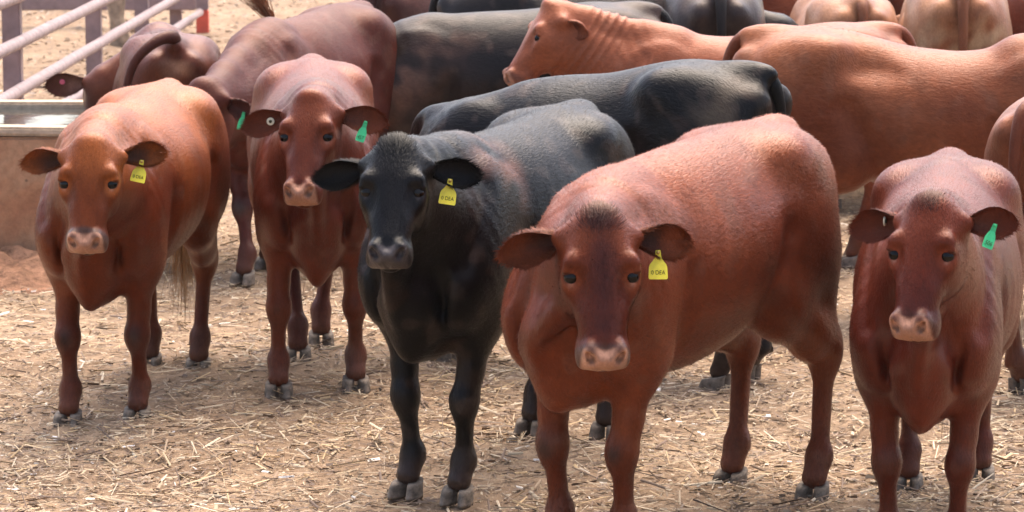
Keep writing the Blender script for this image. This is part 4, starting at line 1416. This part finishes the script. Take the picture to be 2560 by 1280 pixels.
def pipe_part(name, a, b, r, mat, parent, inv):
    pts = [np.array(a) + (np.array(b) - np.array(a)) * t for t in np.linspace(0, 1, 14)]
    pts = [q + np.array([0, 0, 0.006 * math.sin(3.1 * i)]) for i, q in enumerate(pts)]
    V, Q, T = tube_mesh(pts, [r] * 14, 14)
    me = np_mesh(name, V, T, Q)
    me.materials.append(mat)
    o = link_mesh(name, me, parent)
    o.matrix_parent_inverse = inv
    return o

FX = -3.1
fn = empty('pipe_fence', (FX, 20.5, 0))
tag(fn, 'pale pipe rail fence on square posts running away behind the trough', 'fence')
inv = Matrix.Translation((-FX, -20.5, 0))
for py_ in (16.95 + 0.4, 20.5, 24.5, 27.7, 31.9):
    last = py_ > 30
    ox = 0.12 if last else 0.0
    o = box_part('post', (FX - 0.160 + ox, py_ - 0.058, 0.222 if last else -0.2), (FX - 0.044 + ox, py_ + 0.058, 1.55), M['post'], fn, bev=0.008)
    o.matrix_parent_inverse = inv
    if last:
        q = box_part('post_base', (FX - 0.162 + ox, py_ - 0.06, -0.2), (FX - 0.042 + ox, py_ + 0.06, 0.22), M['redpaint'], fn, bev=0.008)
        q.matrix_parent_inverse = inv
        q['label'] = 'bright red painted foot of the last post'
for z in (0.20, 0.48, 0.78, 1.07, 1.36):
    pipe_part('rail', (FX, 15.0 if z > 0.75 else 17.2, z), (FX, 31.8, z), 0.040, M['pipe'], fn, inv)
cf = empty('cross_fence', (-4.5, 33.0, 0))
tag(cf, 'low mauve timber beam fence crossing behind the pipe rails', 'fence')
inv2 = Matrix.Translation((4.5, -33.0, 0))
for nm, lo, hi in (('beam', (-8.0, 32.6, 0.17), (-3.22, 32.7, 0.29)), ('beam', (-8.0, 32.6, 0.75), (-3.22, 32.7, 0.87)),
                   ('post', (-7.6, 32.72, -0.2), (-7.48, 32.84, 1.1)), ('post', (-5.6, 32.72, -0.2), (-5.48, 32.84, 1.1)), ('post', (-3.5, 32.72, -0.2), (-3.38, 32.84, 1.1))):
    o = box_part(nm, lo, hi, M['post'], cf, bev=0.012)
    o.matrix_parent_inverse = inv2
# rough timber post between the fences
pts = [np.array([-3.72 + 0.02 * math.sin(1.7 * i), 30.2, -0.1 + i * 0.17]) for i in range(12)]
V, Q, T = tube_mesh(pts, [0.085 * (1 + 0.10 * math.sin(2.3 * i)) for i in range(12)], 12)
V = V + (0.012 * sines(V, 25, 77))[:, None] * np.array([1, 1, 0])
me = np_mesh('timber_post', V, T, Q); me.materials.append(M['timber'])
tag(link_mesh('timber_post', me), 'rough weathered timber post between the pipe fence posts', 'post')

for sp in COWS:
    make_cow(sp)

# ================================================================ dusty air
hz, nt, p = new_mat('dusty_air')
nt.nodes.remove(p)
pv = N(nt, 'ShaderNodeVolumePrincipled')
pv.inputs['Color'].default_value = (0.95, 0.90, 0.88, 1)
pv.inputs['Density'].default_value = 0.0003
nt.links.new(pv.outputs[0], nt.nodes['Material Output'].inputs['Volume'])
bm = bmesh.new()
bm_box(bm, (-75, -30, -1.0), (75, 155, 3.2))
me = bpy.data.meshes.new('haze'); bm.to_mesh(me); bm.free()
me.materials.append(hz)
tag(link_mesh('haze', me), 'thin dusty air over the pen', None, None, 'stuff')
